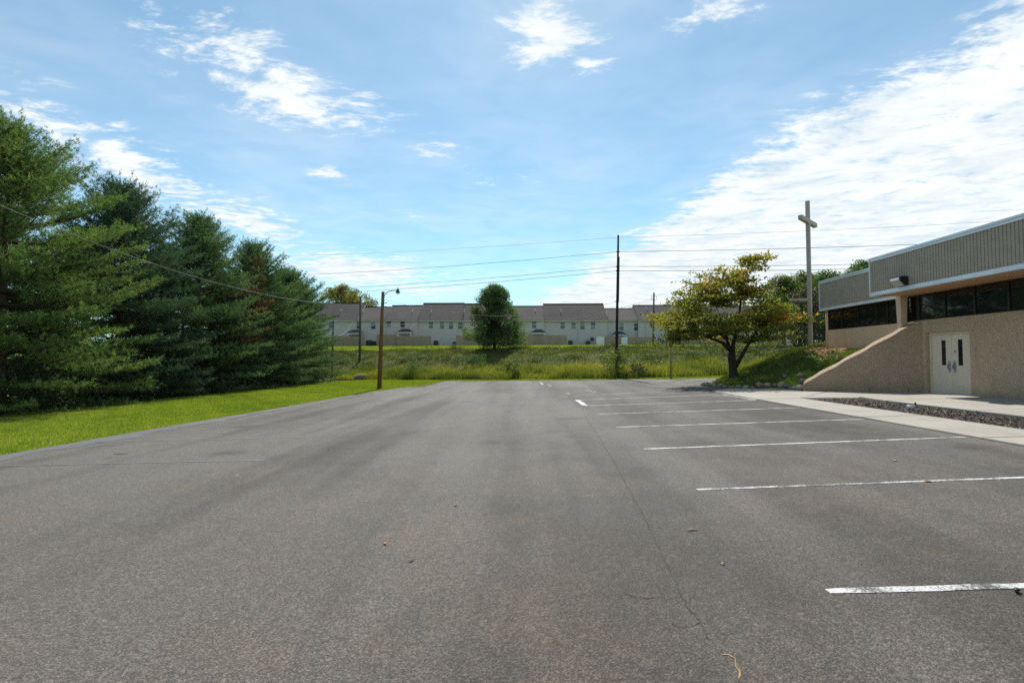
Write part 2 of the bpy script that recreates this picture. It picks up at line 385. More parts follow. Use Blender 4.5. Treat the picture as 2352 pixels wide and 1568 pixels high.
M['bankleaf'] = foliage('bank_leaves', [(0,(.026,.045,.012)),(.5,(.070,.100,.022)),(1,(.17,.19,.045))], .42, .5, .03)
M['pinkbloom'] = foliage('pink_bloom', G_((.30,.16,.18),(.48,.30,.31),(.60,.45,.43)), .3)
M['lawn'] = foliage('lawn_blades', [(0,(.11,.17,.014)),(.5,(.20,.275,.02)),(.93,(.28,.345,.032)),(1,(.33,.28,.11))], .50, .5, .03)
M['tall'] = foliage('tall_grass', [(0,(.07,.10,.024)),(.45,(.155,.195,.036)),(.78,(.27,.28,.05)),(1,(.34,.30,.13))], .48, .5, .03)
M['rough'] = foliage('rough_grass', [(0,(.050,.074,.016)),(.5,(.105,.135,.028)),(1,(.19,.18,.055))], .42, .5, .02)
M['cover'] = foliage('ground_cover', [(0,(.055,.095,.014)),(.5,(.115,.17,.024)),(1,(.21,.24,.04))], .42, .5, .04)
M['flower'] = foliage('goldenrod', G_((.32,.27,.03),(.45,.38,.05),(.55,.50,.12)), .4)

# ------------------------------------------------------------------ terrain
BX = [-160, -40, -19, -7.8, 3.8, 9.5, 15, 40, 160]; BY = [58, 57, 55, 46, 38.2, 35.2, 35.4, 33.5, 32]
def plane(x): return SLOPE*np.clip(x, -30, 24)
def sst(t): t = np.clip(t, 0, 1); return t*t*(3-2*t)
def terrain(x, y):
    x = np.asarray(x, float); y = np.asarray(y, float)
    yb = np.interp(x, BX, BY); yc = yb+17
    p = plane(x)-.03
    t = (y-yb)/17
    z = p+(2.95-p)*sst(t*.93+.0)
    z = np.where(t > 1, z+(4.35-2.95)*np.clip((y-yc)/(96-yc), 0, 1), z)
    b = np.exp(-((t-.55)/.4)**2)
    z = z+b*(.22*np.sin(x*.55+y*.3)*np.sin(y*.6+1)+.12*np.sin(x*1.3+2))
    return z
def lin(a, b, n): return np.linspace(a, b, n, endpoint=False)
def grid(xs, ys, fz):
    X, Y = np.meshgrid(xs, ys); Z = fz(X, Y); V = np.stack([X, Y, Z], -1).reshape(-1, 3)
    nx = len(xs); i, j = np.meshgrid(np.arange(nx-1), np.arange(len(ys)-1)); a = (j*nx+i).ravel()
    return V, np.stack([a, a+1, a+nx+1, a+nx], -1)
xs = np.concatenate([[-2500, -900, -400, -200], lin(-120, -40, 16), lin(-40, 40, 80), lin(40, 120, 16), [120, 200, 400, 900, 2500]])
ys = np.concatenate([[-2500, -600, -200], lin(-60, -10, 10), lin(-10, 34, 30), lin(34, 80, 70), lin(80, 130, 15), [130, 200, 400, 900, 2500]])
V, Fq = grid(xs, ys, terrain)
go = npmesh('ground', V, Fq, M['ground'], kind='structure', loc=(0, 0, 0))
go.data.polygons.foreach_set('use_smooth', [True]*len(go.data.polygons))
# rough bank between the lot and the upper lawn
def bankz(x, y):
    return terrain(x, y)+.012
U, W = np.meshgrid(np.linspace(-70, 70, 200), np.linspace(.02, .93, 40))
Yb = np.interp(U, BX, BY)+W*17
nx = 200; i, j = np.meshgrid(np.arange(nx-1), np.arange(39)); a = (j*nx+i).ravel()
bo = npmesh('grass_bank', np.stack([U, Yb, terrain(U, Yb)+.03+.05*np.sin(pi*W)], -1).reshape(-1, 3), np.stack([a, a+1, a+nx+1, a+nx], -1), M['bank'], kind='structure', loc=(0, 50, 0))
bo.data.polygons.foreach_set('use_smooth', [True]*len(bo.data.polygons))

LE = [(-11.3,-9),(-10.95,8),(-10.92,10.1),(-10.78,12.45),(-10.55,15.6),(-10.2,18.9),(-9.75,25.9),(-9.3,30.3),(-8.35,34.9),(-7.6,38.6),(-7.35,41.5),(-7.1,43.3)]
FE = [(-5,41.6),(-2.1,39.7),(3.8,36.6),(8,34.6),(9.5,33.5),(13.3,33.0),(15.2,33.7),(24,33)]
def lot_left(y): return np.interp(y, [p[1] for p in LE], [p[0] for p in LE])
def lot_far(x): return np.interp(x, [-7.1]+[p[0] for p in FE], [43.3]+[p[1] for p in FE])
mb = MB()
pts = [(24,-9)]+LE[:1]+LE[1:]+FE
# finely jittered outline for a natural asphalt edge
out = []
rnd = random.Random(4)
for k in range(len(pts)):
    a_, b_ = Vector(pts[k]), Vector(pts[(k+1)%len(pts)]); n = max(1, int((b_-a_).length/.35)) if (k > 0 and k < len(pts)-1) else 1
    for q in range(n):
        c = a_.lerp(b_, q/n); j = .075 if 0 < q else .0
        out.append((c.x+rnd.uniform(-j, j), c.y+rnd.uniform(-j, j)))
top = [(x, y, SLOPE*x) for x, y in out]; n = len(out)
mb.add(top+[(x, y, SLOPE*x-.12) for x, y in out], [tuple(range(n))[::-1]]+[(i,(i+1)%n,n+(i+1)%n,n+i)[::-1] for i in range(n)])
lot = mk('parking_lot', mb, M['asphalt'], kind='structure')
if lot.data.polygons[0].normal.z < 0: lot.data.flip_normals()
# pale worn strip along the left edge
mb = MB(); yy = np.linspace(-8.5, 24, 90); va = []
for q, y in enumerate(yy):
    xl = float(lot_left(y)); w = .75+.16*sin(y*1.7)+.12*sin(y*4.1+1)+.08*sin(y*9.3)
    if y > 15: w *= max(.12, 1-(y-15)/9)
    va += [(xl+.05, y, SLOPE*(xl+.05)+.004), (xl+.05+w, y, SLOPE*(xl+.05+w)+.004)]
mb.add(va, [(2*q, 2*q+1, 2*q+3, 2*q+2) for q in range(len(yy)-1)])
mk('pale_edge_strip', mb, M['edge'], lot)

rnd = random.Random(11)
def stripe(a, b, w=.10, mat='paint', lift=.004, name='painted_line'):
    a, b = Vector(a), Vector(b); d = (b-a).normalized(); nrm = Vector((-d.y, d.x)); n = max(2, int((b-a).length/.12)); vs = []
    for q in range(n+1):
        c = a.lerp(b, q/n)+nrm*rnd.uniform(-.004, .004); hw = w/2*rnd.uniform(.9, 1.08)
        if q in (0, n): hw *= .8
        for s in (-1, 1):
            p = c+nrm*hw*s; vs.append((p.x, p.y, SLOPE*p.x+lift))
    mb = MB().add(vs, [(2*q, 2*q+1, 2*q+3, 2*q+2)[::-1] for q in range(n)])
    return mk(name, mb, M[mat], lot)
for a_, b_, m_ in [((1.98,3.44),(7.62,3.55),'paint'),((1.99,6.04),(7.62,6.28),'paint_worn'),((1.98,8.73),(7.6,9.0),'paint'),((2.0,11.51),(7.6,11.63),'paint'),
                   ((1.95,14.26),(7.6,14.32),'paint'),((1.9,16.8),(7.58,16.96),'paint'),((1.88,19.23),(7.55,19.66),'paint'),
                   ((1.89,21.54),(7.4,22.3),'paint_worn'),((1.8,23.75),(7.2,24.6),'paint_faint'),((1.76,25.6),(7.0,26.6),'paint_faint')]:
    stripe(a_, b_, .075, m_)
stripe((1.91,16.85),(1.86,19.22), .17, 'paint', .008); stripe((7.58,16.98),(7.5,19.62), .10, 'paint', .008)
for a_, b_, m_ in [((.85,34.8),(.95,32.2),'paint'),((1.2,31.0),(1.4,29.9),'paint_worn'),((1.85,22.4),(1.78,23.6),'paint_faint'),((2.9,25.0),(3.1,23.0),'paint_faint')]: stripe(a_, b_, .12, m_)
for a_, b_ in [((6.77,29.18),(8.85,31.91)),((8.37,28.77),(10.25,31.32)),((9.9,28.2),(11.75,30.98)),((11.58,28.18),(13.51,31.33)),((5.13,30.15),(7.17,31.83)),((3.17,31.19),(5.69,32.96)),((1.2,32.4),(3.9,34.1))]:
    stripe(a_, b_, .10, 'paint_worn')
for y in (27.1, 28.85, 30.7, 32.6, 34.8, 37.2):
    stripe((float(lot_left(y))+.5, y), (-4.8, y-.15), .09, 'paint_worn' if y < 29 else 'paint_faint')
for a_, b_ in [((-10.4,8.9),(-4.6,8.7)),((-10.2,11.55),(-4.7,11.4)),((-10.1,14.2),(-4.7,14.1))]: stripe(a_, b_, .09, 'paint_faint')
# cracks with clay in them
def crack(pts, w, mat):
    vs = []
    P = []
    for a_, b_ in zip(pts[:-1], pts[1:]):
        a_, b_ = lotp(*a_), lotp(*b_); n = max(2, int((b_-a_).length/.03))
        for q in range(n): P.append(a_.lerp(b_, q/n)+Vector((rnd.uniform(-.012,.012), rnd.uniform(-.012,.012), 0)))
    for q, c in enumerate(P):
        d = (P[min(q+1, len(P)-1)]-P[max(q-1, 0)]).normalized(); nrm = Vector((-d.y, d.x, 0)); hw = w*rnd.uniform(.25, 1)
        for s in (-1, 1):
            p = c+nrm*hw*s; vs.append((p.x, p.y, SLOPE*p.x+.003))
    mk('crack', MB().add(vs, [(2*q, 2*q+1, 2*q+3, 2*q+2) for q in range(len(P)-1)]), M[mat], lot)
M['clay'] = simple('clay', (.30,.17,.07), (.42,.26,.12), 12, .95)
M['crackdark'] = simple('crack_dark', (.03,.027,.022), (.08,.07,.055), 12, .95)
M['seam'] = simple('paving_seam', (.045,.04,.036), (.085,.078,.07), 3, .95)
crack([(1660,1500),(1685,1512),(1702,1542),(1690,1566)], .006, 'clay')
crack([(1558,1352),(1580,1395),(1610,1430),(1635,1475)], .006, 'crackdark')
crack([(1610,1432),(1560,1440),(1530,1425)], .004, 'crackdark')
crack([(1558,1352),(1520,1270),(1470,1170),(1420,1080),(1380,1010),(1340,950)], .004, 'seam')
crack([(1430,1360),(1465,1372),(1520,1372)], .004, 'crackdark')

# sidewalk slabs, mulch bed
def slabpoly(name, poly, mat, parent, lift=.03, th=.16):
    n = len(poly)
    vs = [(x, y, SLOPE*x+lift) for x, y in poly]+[(x, y, SLOPE*x+lift-th) for x, y in poly]
    # small chamfer ring
    cx = sum(p[0] for p in poly)/n; cy = sum(p[1] for p in poly)/n
    ins = []
    for x, y in poly:
        d = Vector((cx-x, cy-y)).normalized()*.014; ins.append((x+d.x, y+d.y, SLOPE*(x+d.x)+lift))
    vs = ins+[(x, y, SLOPE*x+lift-.012) for x, y in poly]+[(x, y, SLOPE*x+lift-th) for x, y in poly]
    fs = [tuple(range(n))]+[(n+i, n+(i+1)%n, (i+1)%n, i) for i in range(n)]+[(2*n+i, 2*n+(i+1)%n, n+(i+1)%n, n+i) for i in range(n)]
    return mk(name, MB().add(vs, fs), mat, parent)
base = MB().add([(7.68,-9,SLOPE*7.68+.008),(13.6,-9,SLOPE*13.6+.008),(13.6,22.4,SLOPE*13.6+.008),(8.9,22.4,SLOPE*8.9+.008),(7.75,21.6,SLOPE*7.75+.008)], [(0,1,2,3,4)])
walk = mk('sidewalk', base, M['joint'], kind='structure')
yj = [-9, -6.2, -3.2, -.2, 2.8, 5.8, 8.75, 11.8, 14.4, 16.98]
for a_, b_ in zip(yj[:-1], yj[1:]):
    slabpoly('slab', [(7.66, a_+.012), (9.02, a_+.012), (9.02, b_-.012), (7.66, b_-.012)], M['concrete'], walk)
yj2 = [-9, -5.5, -2, 1.5, 5.0, 8.5, 12.0, 14.9]
for a_, b_ in zip(yj2[:-1], yj2[1:]):
    slabpoly('slab', [(10.38, a_+.01), (13.38, a_+.01), (13.38, b_-.01), (10.38, b_-.01)], M['concrete'], walk, .075)
slabpoly('slab', [(10.38,14.92),(13.38,14.92),(13.38,16.38),(10.55,16.38)], M['concrete'], walk, .075)
slabpoly('slab', [(9.04,17.0),(10.57,16.41),(13.38,16.41),(13.5,17.6),(11.3,19.2)], M['concrete'], walk)
slabpoly('slab', [(7.66,17.0),(9.01,17.0),(11.27,19.22),(10.62,19.78),(7.70,19.3)], M['concrete'], walk)
slabpoly('slab', [(7.70,19.33),(10.6,19.8),(11.4,21.2),(9.85,22.0),(9.1,22.6),(7.78,21.5)], M['concrete'], walk)
mbed = mk('mulch_bed', MB().add([(9.03,-9,SLOPE*9.03+.012),(10.37,-9,SLOPE*10.37+.012),(10.37,14.9,SLOPE*10.37+.012),(10.55,16.39,SLOPE*10.55+.012),(9.03,16.97,SLOPE*9.03+.012)], [(0,1,2,3,4)]), M['mulch'], kind='structure')
rng = np.random.default_rng(5)
def chips(n, xr, yr, zf, sz, rng):
    x = rng.uniform(*xr, n); y = rng.uniform(*yr, n); z = zf(x, y)+rng.uniform(.0, .03, n)
    a = rng.uniform(0, 2*pi, n); l = rng.uniform(.4, 1, n)*sz; w = l*rng.uniform(.25, .6, n); t1 = rng.normal(0, .3, n); t2 = rng.normal(0, .3, n)
    ax = np.stack([np.cos(a)*l, np.sin(a)*l, t1*l], -1); ay = np.stack([-np.sin(a)*w, np.cos(a)*w, t2*w], -1); c = np.stack([x, y, z], -1)
    V = np.stack([c-ax-ay, c+ax-ay, c+ax+ay, c-ax+ay], 1).reshape(-1, 3)
    return V, np.arange(4*n).reshape(n, 4), np.repeat(rng.random(n), 4)
V, Fq, T = chips(17000, (9.06, 10.34), (2, 16.35), lambda x, y: SLOPE*x+.012, .026, rng)
keep = np.ones(len(V), bool)
npmesh('bark_chips', V, Fq, M['bark_chip'], tint=T, kind='stuff', label='dark shredded bark chips filling the bed beside the sidewalk', cat='mulch')

# ------------------------------------------------------------------ planted slope, rocks
WA, WB = Vector((13.42, 17.42)), Vector((10.66, 19.82)); WD = (WB-WA).normalized(); WN = Vector((-WD.y, WD.x))
if WN.y > 0: WN = -WN                      # towards the viewer
RL = [(8.7,26.6),(8.75,25.5),(9.05,23.5),(9.8,22.15),(10.75,21.4),(11.0,20.3),(10.9,19.8)]
def hill(x, y):
    b = 1.60*sst((x-9.3)/5.0)
    # rim of rocks on the left/front
    rim = np.interp(y, [19.0,19.8,20.6,21.4,22.1,23.4,25.4,26.6,28.5,31], [10.8,10.75,10.75,10.5,9.8,9.05,8.8,9.2,11,14.5])
    e = sst((x-rim+.12)/.7)
    b = b*e+.10*e
    b = b*(1-sst((y-26.3)/4.4))
    s = (x-WA.x)*WN.x+(y-WA.y)*WN.y           # >0 in front of the wing wall
    b = np.where(s > -.12, -.15, b)
    tp_ = (x-WA.x)*WD.x+(y-WA.y)*WD.y; cap = np.interp(tp_, [.3, 3.66], [2.8, .66])-.28+.42*np.maximum(0, -s-.3)-SLOPE*x
    b = np.where((s <= -.12), np.minimum(b, np.maximum(cap, -.05)), b)
    b = b+e*(.05*np.sin(x*2.3+y)*np.cos(y*1.9))*(b > .1)
    return SLOPE*x+b-.02
V, Fq = grid(np.arange(8.5, 24, .12), np.arange(17.2, 31.5, .12), hill)
ho = npmesh('planted_slope', V, Fq, M['ground'], kind='structure', loc=(12, 24, .4))
ho.data.polygons.foreach_set('use_smooth', [True]*len(ho.data.polygons))
# red bark patch near the wall
V, Fq = grid(np.arange(12.9, 15.2, .1), np.arange(20.5, 25.0, .1), lambda x, y: hill(x, y)+.07*np.clip(1.25-((x-13.6)/1.0)**2-((y-23.0)/1.9)**2, -1, 1))
npmesh('bark_patch', V, Fq, M['redmulch'], kind='structure')

def rockmesh(seed, mat):
    r = random.Random(seed); import bmesh
    bm = bmesh.new(); bmesh.ops.create_icosphere(bm, subdivisions=2, radius=.5)
    ph = [r.uniform(0, 6) for _ in range(6)]; cuts = [(Vector((r.gauss(0,1), r.gauss(0,1), r.gauss(0,1))).normalized(), r.uniform(.30,.42)) for _ in range(6)]
    for v in bm.verts:
        c = v.co.copy()
        for nrm, dd in cuts:
            q = c.dot(nrm)
            if q > dd: c -= nrm*(q-dd)*.9
        c *= 1+.07*sin(7*c.x+ph[0])+.07*sin(8*c.y+ph[1])+.06*sin(9*c.z+ph[2])
        v.co = c
    me = bpy.data.meshes.new('rock'); bm.to_mesh(me); bm.free(); me.materials.append(mat)
    me.polygons.foreach_set('use_smooth', [True]*len(me.polygons)); return me
RM = [rockmesh(40+i, M['rock'][i % 3]) for i in range(8)]
rocks = []
def rock(x, y, s, label, z=None, group='rocks edging the planted bed'):
    o = bpy.data.objects.new('rock', RM[rnd.randrange(8)]); COL.objects.link(o)
    sx, sy, sz = s*rnd.uniform(.85, 1.35), s*rnd.uniform(.8, 1.1), s*rnd.uniform(.6, .85)
    if z is None: z = max(SLOPE*x+.0, float(hill(x, y)))
    o.location = (x, y, z+sz*.30); o.scale = (sx, sy, sz); o.rotation_euler = (0, 0, rnd.uniform(0, 6.28))
    put(o, label, 'rock', group); rocks.append(o)
RP = [(8.82,25.7),(8.80,25.2),(8.86,24.75),(8.92,24.3),(8.98,23.85),(9.06,23.45),(9.25,23.1),(9.42,22.8),(9.6,22.5),(9.82,22.25),(10.05,22.05),(10.28,21.88),(10.48,21.66),(10.62,21.4),(10.72,21.1),(10.74,20.8),(10.76,20.5),(10.80,20.2)]
for k, (x, y) in enumerate(RP):
    l = ['rock at the far left tip of the stone edging', 'second rock from the left tip of the stone edging', 'third rock from the left tip of the stone edging'][k] if k < 3 else \
        ('rock at the right end of the stone edging, touching the sloped wall' if k == len(RP)-1 else '%s rock from the sloped wall in the front row of stone edging' % {1:'second',2:'third',3:'fourth',4:'fifth',5:'sixth',6:'seventh',7:'eighth',8:'ninth',9:'tenth',10:'eleventh',11:'twelfth',12:'thirteenth',13:'fourteenth',14:'fifteenth'}[len(RP)-1-k])
    rock(x, y, rnd.uniform(.28, .40) if k % 3 else rnd.uniform(.20,.27), l)
for x, y, s, l in [(11.15,20.75,.38,'large pale rock set back behind the edging near the sloped wall'),(11.35,21.3,.30,'rock lying uphill of the stone edging beside bare soil'),
                   (11.25,20.25,.34,'pale rock wedged behind the low end of the sloped wall'),(10.95,21.75,.26,'small rock in the second row of edging below the green slope'),
                   (11.75,20.55,.26,'highest rock on the slope close behind the sloped wall'),(9.3,24.3,.22,'small rock inside the edging beside the tree trunk')]:
    rock(x, y, s, l)

# ------------------------------------------------------------------ church building
XW, XF, XG = 13.40, 12.10, 13.46
ZS, ZT, ZF0, ZF1 = 2.94, 3.80, 3.83, 5.17
ch = thing('church_building', 'low tan church hall with ribbed grey brown fascia and dark ribbon windows', 'building', (14, 12, .4))
YD0, YD1, ZD = 15.63, 17.30, 2.50
mb = MB(); mb.box(XW, XW+.35, -9, YD0, .2, ZS); mb.box(XW, XW+.35, YD1, 17.75, .2, ZS); mb.box(XW, XW+.35, YD0, YD1, ZD, ZS)
mb.box(XW+.02, XW+.33, YD0, YD1, .2, .465)
mk('wall', mb, M['stucco'], ch)
mb = MB(); mb.box(13.60, 13.95, 17.75, 23.32, .2, 2.935); mb.box(13.95, 26, 23.0, 23.30, .2, 3.8); mb.box(13.62, 13.93, 23.16, 23.318, 2.935, 3.85)
mk('wall', mb, M['wall2'], ch, label='smooth tan end wall with an orange soil stain at its foot')
mk('soffit', MB().box(XF+.05, 14.2, -9, 18.0, ZF0, ZF0+.06), M['soffit'], ch)
mk('soffit', MB().box(13.46, 14.2, 18.02, 23.30, 3.835, 3.89), M['soffit'], ch)
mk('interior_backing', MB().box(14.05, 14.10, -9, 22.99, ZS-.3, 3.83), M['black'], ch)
mk('roof', MB().box(XF+.04, 27, -9, 18.02, 5.02, 5.12), M['roofing'], ch)
mk('roof', MB().box(13.45, 27, 18.05, 23.32, 5.02, 5.12), M['roofing'], ch)
def ribs(name, x, y0, y1, z0, z1, pitch):
    vs = []; n = int((y1-y0)/pitch)
    pr = [(0, 0), (.012, -.022), (.022, -.022), (.034, 0)]
    ylist = []
    for k in range(n):
        y = y1-k*pitch
        ylist += [(y, x), (y-pitch*.78, x), (y-pitch*.84, x+.03), (y-pitch*.94, x+.03)]
    ylist.append((y0, x))
    for y, xx in ylist: vs += [(xx, y, z0), (xx, y, z1)]
    return mk(name, MB().add(vs, [(2*i, 2*i+2, 2*i+3, 2*i+1) for i in range(len(ylist)-1)]), M['siding'], ch)
ribs('ribbed_siding', XF, -9, 17.98, ZF0+.10, ZF1-.12, .105)
ribs('ribbed_siding', XF+1.27, 18.03, 23.28, 3.90, 5.08, .105)
mk('fascia_backing', MB().box(XF+.035, XF+.3, -9, 17.97, ZF0+.08, 5.01), M['siding'], ch)
mk('fascia_backing', MB().box(13.41, 13.6, 18.03, 23.29, 3.895, 5.01), M['siding'], ch)
mk('fascia_backing', MB().box(XF+.30, 13.41, 17.80, 17.985, ZF0+.08, 5.01), M['siding'], ch)
def trims(x, y0, y1, zb, zt, hb, ht, ln):
    y = y1; k = 0
    while y > y0:
        e = max(y0, y-ln)
        m = MB(); m.box(x-.045, x+.06, e+.004, y, zt-ht*.45, zt); m.box(x-.028, x+.06, e+.004, y, zt-ht, zt-ht*.45-.004)
        mk('top_trim', m, M['alu'], ch)
        m = MB(); m.box(x-.045, x+.08, e+.004, y, zb-.01, zb+hb*.42); m.box(x-.028, x+.08, e+.004, y, zb+hb*.42+.004, zb+hb)
        mk('bottom_trim', m, M['alu'], ch); y = e
    mk('corner_trim', MB().box(x-.04, x+.10, y1+.003, y1+.045, zb-.01, zt), M['alu'], ch)
trims(XF, -9, 17.98, ZF0, ZF1, .125, .14, 2.75); trims(13.37, 18.07, 23.28, 3.82, 5.19, .11, .14, 2.9)
# ribbon windows
def ribbon(x, ymull, z0, z1):
    for a_, b_ in zip(ymull[:-1], ymull[1:]):
        w = mk('window_pane', MB().box(x, x+.02, min(a_, b_)+.03, max(a_, b_)-.03, z0+.03, z1-.03), M['glass'], ch)
    for y in ymull: mk('mullion', MB().box(x-.03, x+.05, y-.03, y+.03, z0+.035, z1-.035), M['bronze'], ch)
    mk('window_rail', MB().box(x-.035, x+.05, min(ymull)-.03, max(ymull)+.03, z0, z0+.034), M['bronze'], ch)
    mk('window_rail', MB().box(x-.035, x+.05, min(ymull)-.03, max(ymull)+.03, z1-.034, z1+.02), M['bronze'], ch)
ribbon(XG, [18.15, 17.62]+[17.62-1.075*k for k in range(1, 25)], ZS+.002, ZT)
ribbon(13.66, [23.12, 22.18, 21.1, 20.01, 19.41, 18.94, 18.3], 2.937, ZT+.03)
m = MB(); m.add([(13.11,18.0,2.60),(13.29,18.0,2.60),(13.29,18.17,2.60),(13.11,18.17,2.60),(13.08,17.95,ZF0),(13.32,17.95,ZF0),(13.32,18.20,ZF0),(13.08,18.20,ZF0)],
                [(0,3,2,1),(4,5,6,7),(0,1,5,4),(1,2,6,5),(2,3,7,6),(3,0,4,7)])
mk('tapered_post', m, M['post'], ch)
# doors
mk('door_frame', MB().box(XW+.11, XW+.25, YD0+.002, YD1-.002, 2.42, ZD-.002).box(XW+.11, XW+.25, YD0+.002, YD0+.05, .47, 2.419).box(XW+.11, XW+.25, YD1-.05, YD1-.002, .47, 2.419), M['door'], ch)
ymid = (YD0+YD1)/2; xd = XW+.15
for side in (0, 1):
    a_, b_ = (YD0+.055, ymid-.004) if side == 0 else (ymid+.004, YD1-.055)
    wy = (a_+.38, a_+.55) if side == 0 else (b_-.55, b_-.38)
    mb = MB(); z0, z1, wz0, wz1 = .48, 2.415, 1.42, 2.24
    for y0, y1, p0, p1 in ((a_, wy[0], z0, z1), (wy[1], b_, z0, z1), (wy[0], wy[1], z0, wz0), (wy[0], wy[1], wz1, z1)): mb.box(xd, xd+.045, y0, y1, p0, p1)
    d = mk('door', mb, M['door'], ch)
    mk('door_window', MB().box(xd+.012, xd+.03, wy[0]+.001, wy[1]-.001, wz0+.001, wz1-.001), M['glass'], d)
    py_ = ymid-.10 if side == 0 else ymid+.10
    mk('push_plate', MB().box(xd-.004, xd, py_-.05, py_+.05, 1.20, 1.56), M['steel'], d)
    cz = 1.38; pts = [(xd-.004, py_, cz-.075)]+[(xd-.03-.035*sin(t), py_, cz-.075+.15*t/pi) for t in np.linspace(.3, pi-.3, 7)]+[(xd-.004, py_, cz+.075)]
    mk('pull_handle', MB().tube(pts, .011, 8), M['black'], d, True)
    if side == 0: mk('lock', MB().tube([(xd, ymid-.13, 1.86), (xd-.018, ymid-.13, 1.86)], .032, 12), M['steel'], d, True)
mk('threshold', MB().box(XW+.02, XW+.24, YD0+.003, YD1-.003, .466, .4775), M['bronze'], ch)
mk('conduit', MB().tube([(13.57,23.2,1.9),(13.57,23.2,3.75)], .02, 8), M['post'], ch, True)
# wall pack light
wl = mk('wall_light', MB().prism([(XF,16.25,3.98),(XF-.10,16.25,3.98),(XF-.26,16.25,4.16),(XF-.24,16.25,4.27),(XF,16.25,4.27)], (0,.05,0)).prism([(XF,16.68,3.98),(XF-.10,16.68,3.98),(XF-.26,16.68,4.16),(XF-.24,16.68,4.27),(XF,16.68,4.27)], (0,.03,0)).box(XF-.24, XF, 16.30, 16.68, 4.235, 4.27).box(XF-.02, XF-.001, 16.3, 16.68, 3.98, 4.235), M['black'], ch)
mk('lens', MB().prism([(XF-.025,16.302,3.97),(XF-.11,16.302,3.97),(XF-.275,16.302,4.15),(XF-.255,16.302,4.233),(XF-.025,16.302,4.233)], (0,.376,0)), M['lens'], wl)

# sloped wing wall
top = [(0, 2.86), (.22, 2.86)]
Lw = (WB-WA).length
prof = [(-.02, 2.87), (.30, 2.80), (Lw, .66), (Lw, .22), (-.02, .22)]
poly = []
subs = []
for k in range(13):
    t = k/12; s_ = .30+(Lw-.30)*t; subs.append((s_, 2.80+(.66-2.80)*t+(.02*sin(k*2.1) if 0 < k < 12 else 0)))
prof = [(-.02, 2.87)]+subs+[(Lw, .22), (-.02, .22)]
poly = [(WA.x+WD.x*s_, WA.y+WD.y*s_, z_) for s_, z_ in prof]
mbw = MB(); nw = len(poly)
back = [(p[0]-WN.x*.32, p[1]-WN.y*.32, p[2]+(.15 if k_ < nw-2 else 0)) for k_, p in enumerate(poly)]
mbw.add(poly+back, [tuple(range(nw))[::-1], tuple(range(nw, 2*nw))]+[(i_, (i_+1)%nw, nw+(i_+1)%nw, nw+i_) for i_ in range(nw)])
mk('retaining_wall', mbw, M['wing'], label='sloping pebble finished retaining wall beside the church doors', cat='wall')

# white capped fitting on the mulch
q = lotp((2250+1315/3.136)/1.2755, (900+935/3.136)/1.2755)
wf = thing('ground_light', 'small white round light fitting lying in the bark bed', 'light', (q.x, q.y, SLOPE*q.x+.012))
mk('housing', MB().tube([(q.x,q.y,q.z),(q.x,q.y,q.z+.075)], [.10,.095], 16), M['hwhite'], wf, True)
mk('cap', MB().tube([(q.x,q.y,q.z+.076),(q.x,q.y,q.z+.10)], [.11,.08], 16), M['lens'], wf, True)
mk('stake', MB().tube([(q.x+.13,q.y+.05,q.z),(q.x+.15,q.y+.05,q.z+.17)], [.015,.02], 6), M['black'], wf)

# ------------------------------------------------------------------ cross
cb = Vector((14.40, 26.0)); zc = float(hill(14.40, 26.0))
cr = thing('cross', 'tall white wooden cross standing on the slope beside the church', 'cross', (cb.x, cb.y, zc-.05))
ad = Vector((sin(R(45)), cos(R(45)), 0)); an = Vector((cos(R(45)), -sin(R(45)), 0)); hw = .085
mk('upright', MB().obox((cb.x, cb.y, (zc-.3+9.76)/2), ad*hw, an*hw, (0, 0, (9.76-zc+.3)/2)), M['cross'], cr)
mk('crossbeam', MB().obox((cb.x, cb.y, 8.70), ad*1.2, an*.095, (0, 0, .105)), M['cross'], cr)
lx = Vector((-.98, .17, 0)).normalized(); 
fa = mk('light_arm', MB().obox(Vector((cb.x, cb.y, 4.68))+lx*.52, lx*.42, Vector((0,1,0))*.05, (0, 0, .055)), M['cross'], cr)
mk('floodlight', MB().obox(Vector((cb.x, cb.y, 4.90))+lx*.94, Vector((-.09,0,.05)), (0,.06,0), (.02,0,.035)).tube([Vector((cb.x,cb.y,4.73))+lx*.85, Vector((cb.x,cb.y,4.88))+lx*.92], .015, 6), M['black'], fa)

# ------------------------------------------------------------------ poles and wires
def arc(a, b, sag, n=24):
    a, b = Vector(a), Vector(b); return [a.lerp(b, t)-Vector((0, 0, sag*4*t*(1-t))) for t in np.linspace(0, 1, n)]
def wire(a, b, sag, r, mat, label, name='power_line', group=None):
    return mk(name, MB().tube(arc(a, b, sag), r, 5), M[mat], smooth=True, label=label, cat='wire', group=group)
lp = lotp(871, 893); lt = aty(880, 670, lp.y)
LPt = Vector((lt.x, lp.y, lt.z))
pl = thing('light_pole', 'brown wooden pole with a curved lamp arm at the lawn edge', 'lamp post', (lp.x, lp.y, SLOPE*lp.x-.05))
mk('pole', MB().tube([(lp.x,lp.y,lp.z-.2),lp.lerp(LPt,.5),LPt], [.145,.125,.105], 14), M['polebrown'], pl, True)
A = LPt+Vector((.08,-.02,-.35)); arm = [A, A+Vector((.10,0,.22)), A+Vector((.28,0,.36)), A+Vector((.55,0,.43)), A+Vector((.82,0,.43))]
mk('lamp_arm', MB().tube(arm, .028, 8), M['polegrey'], pl, True)
lh = A+Vector((.92,0,.40))
lamp = mk('lamp_head', MB().tube([lh+Vector((0,0,.20)),lh+Vector((0,0,.10)),lh+Vector((0,0,.08)),lh+Vector((0,0,-.04)),lh+Vector((0,0,-.10))], [.04,.05,.09,.11,.17], 12), M['black'], pl, True)
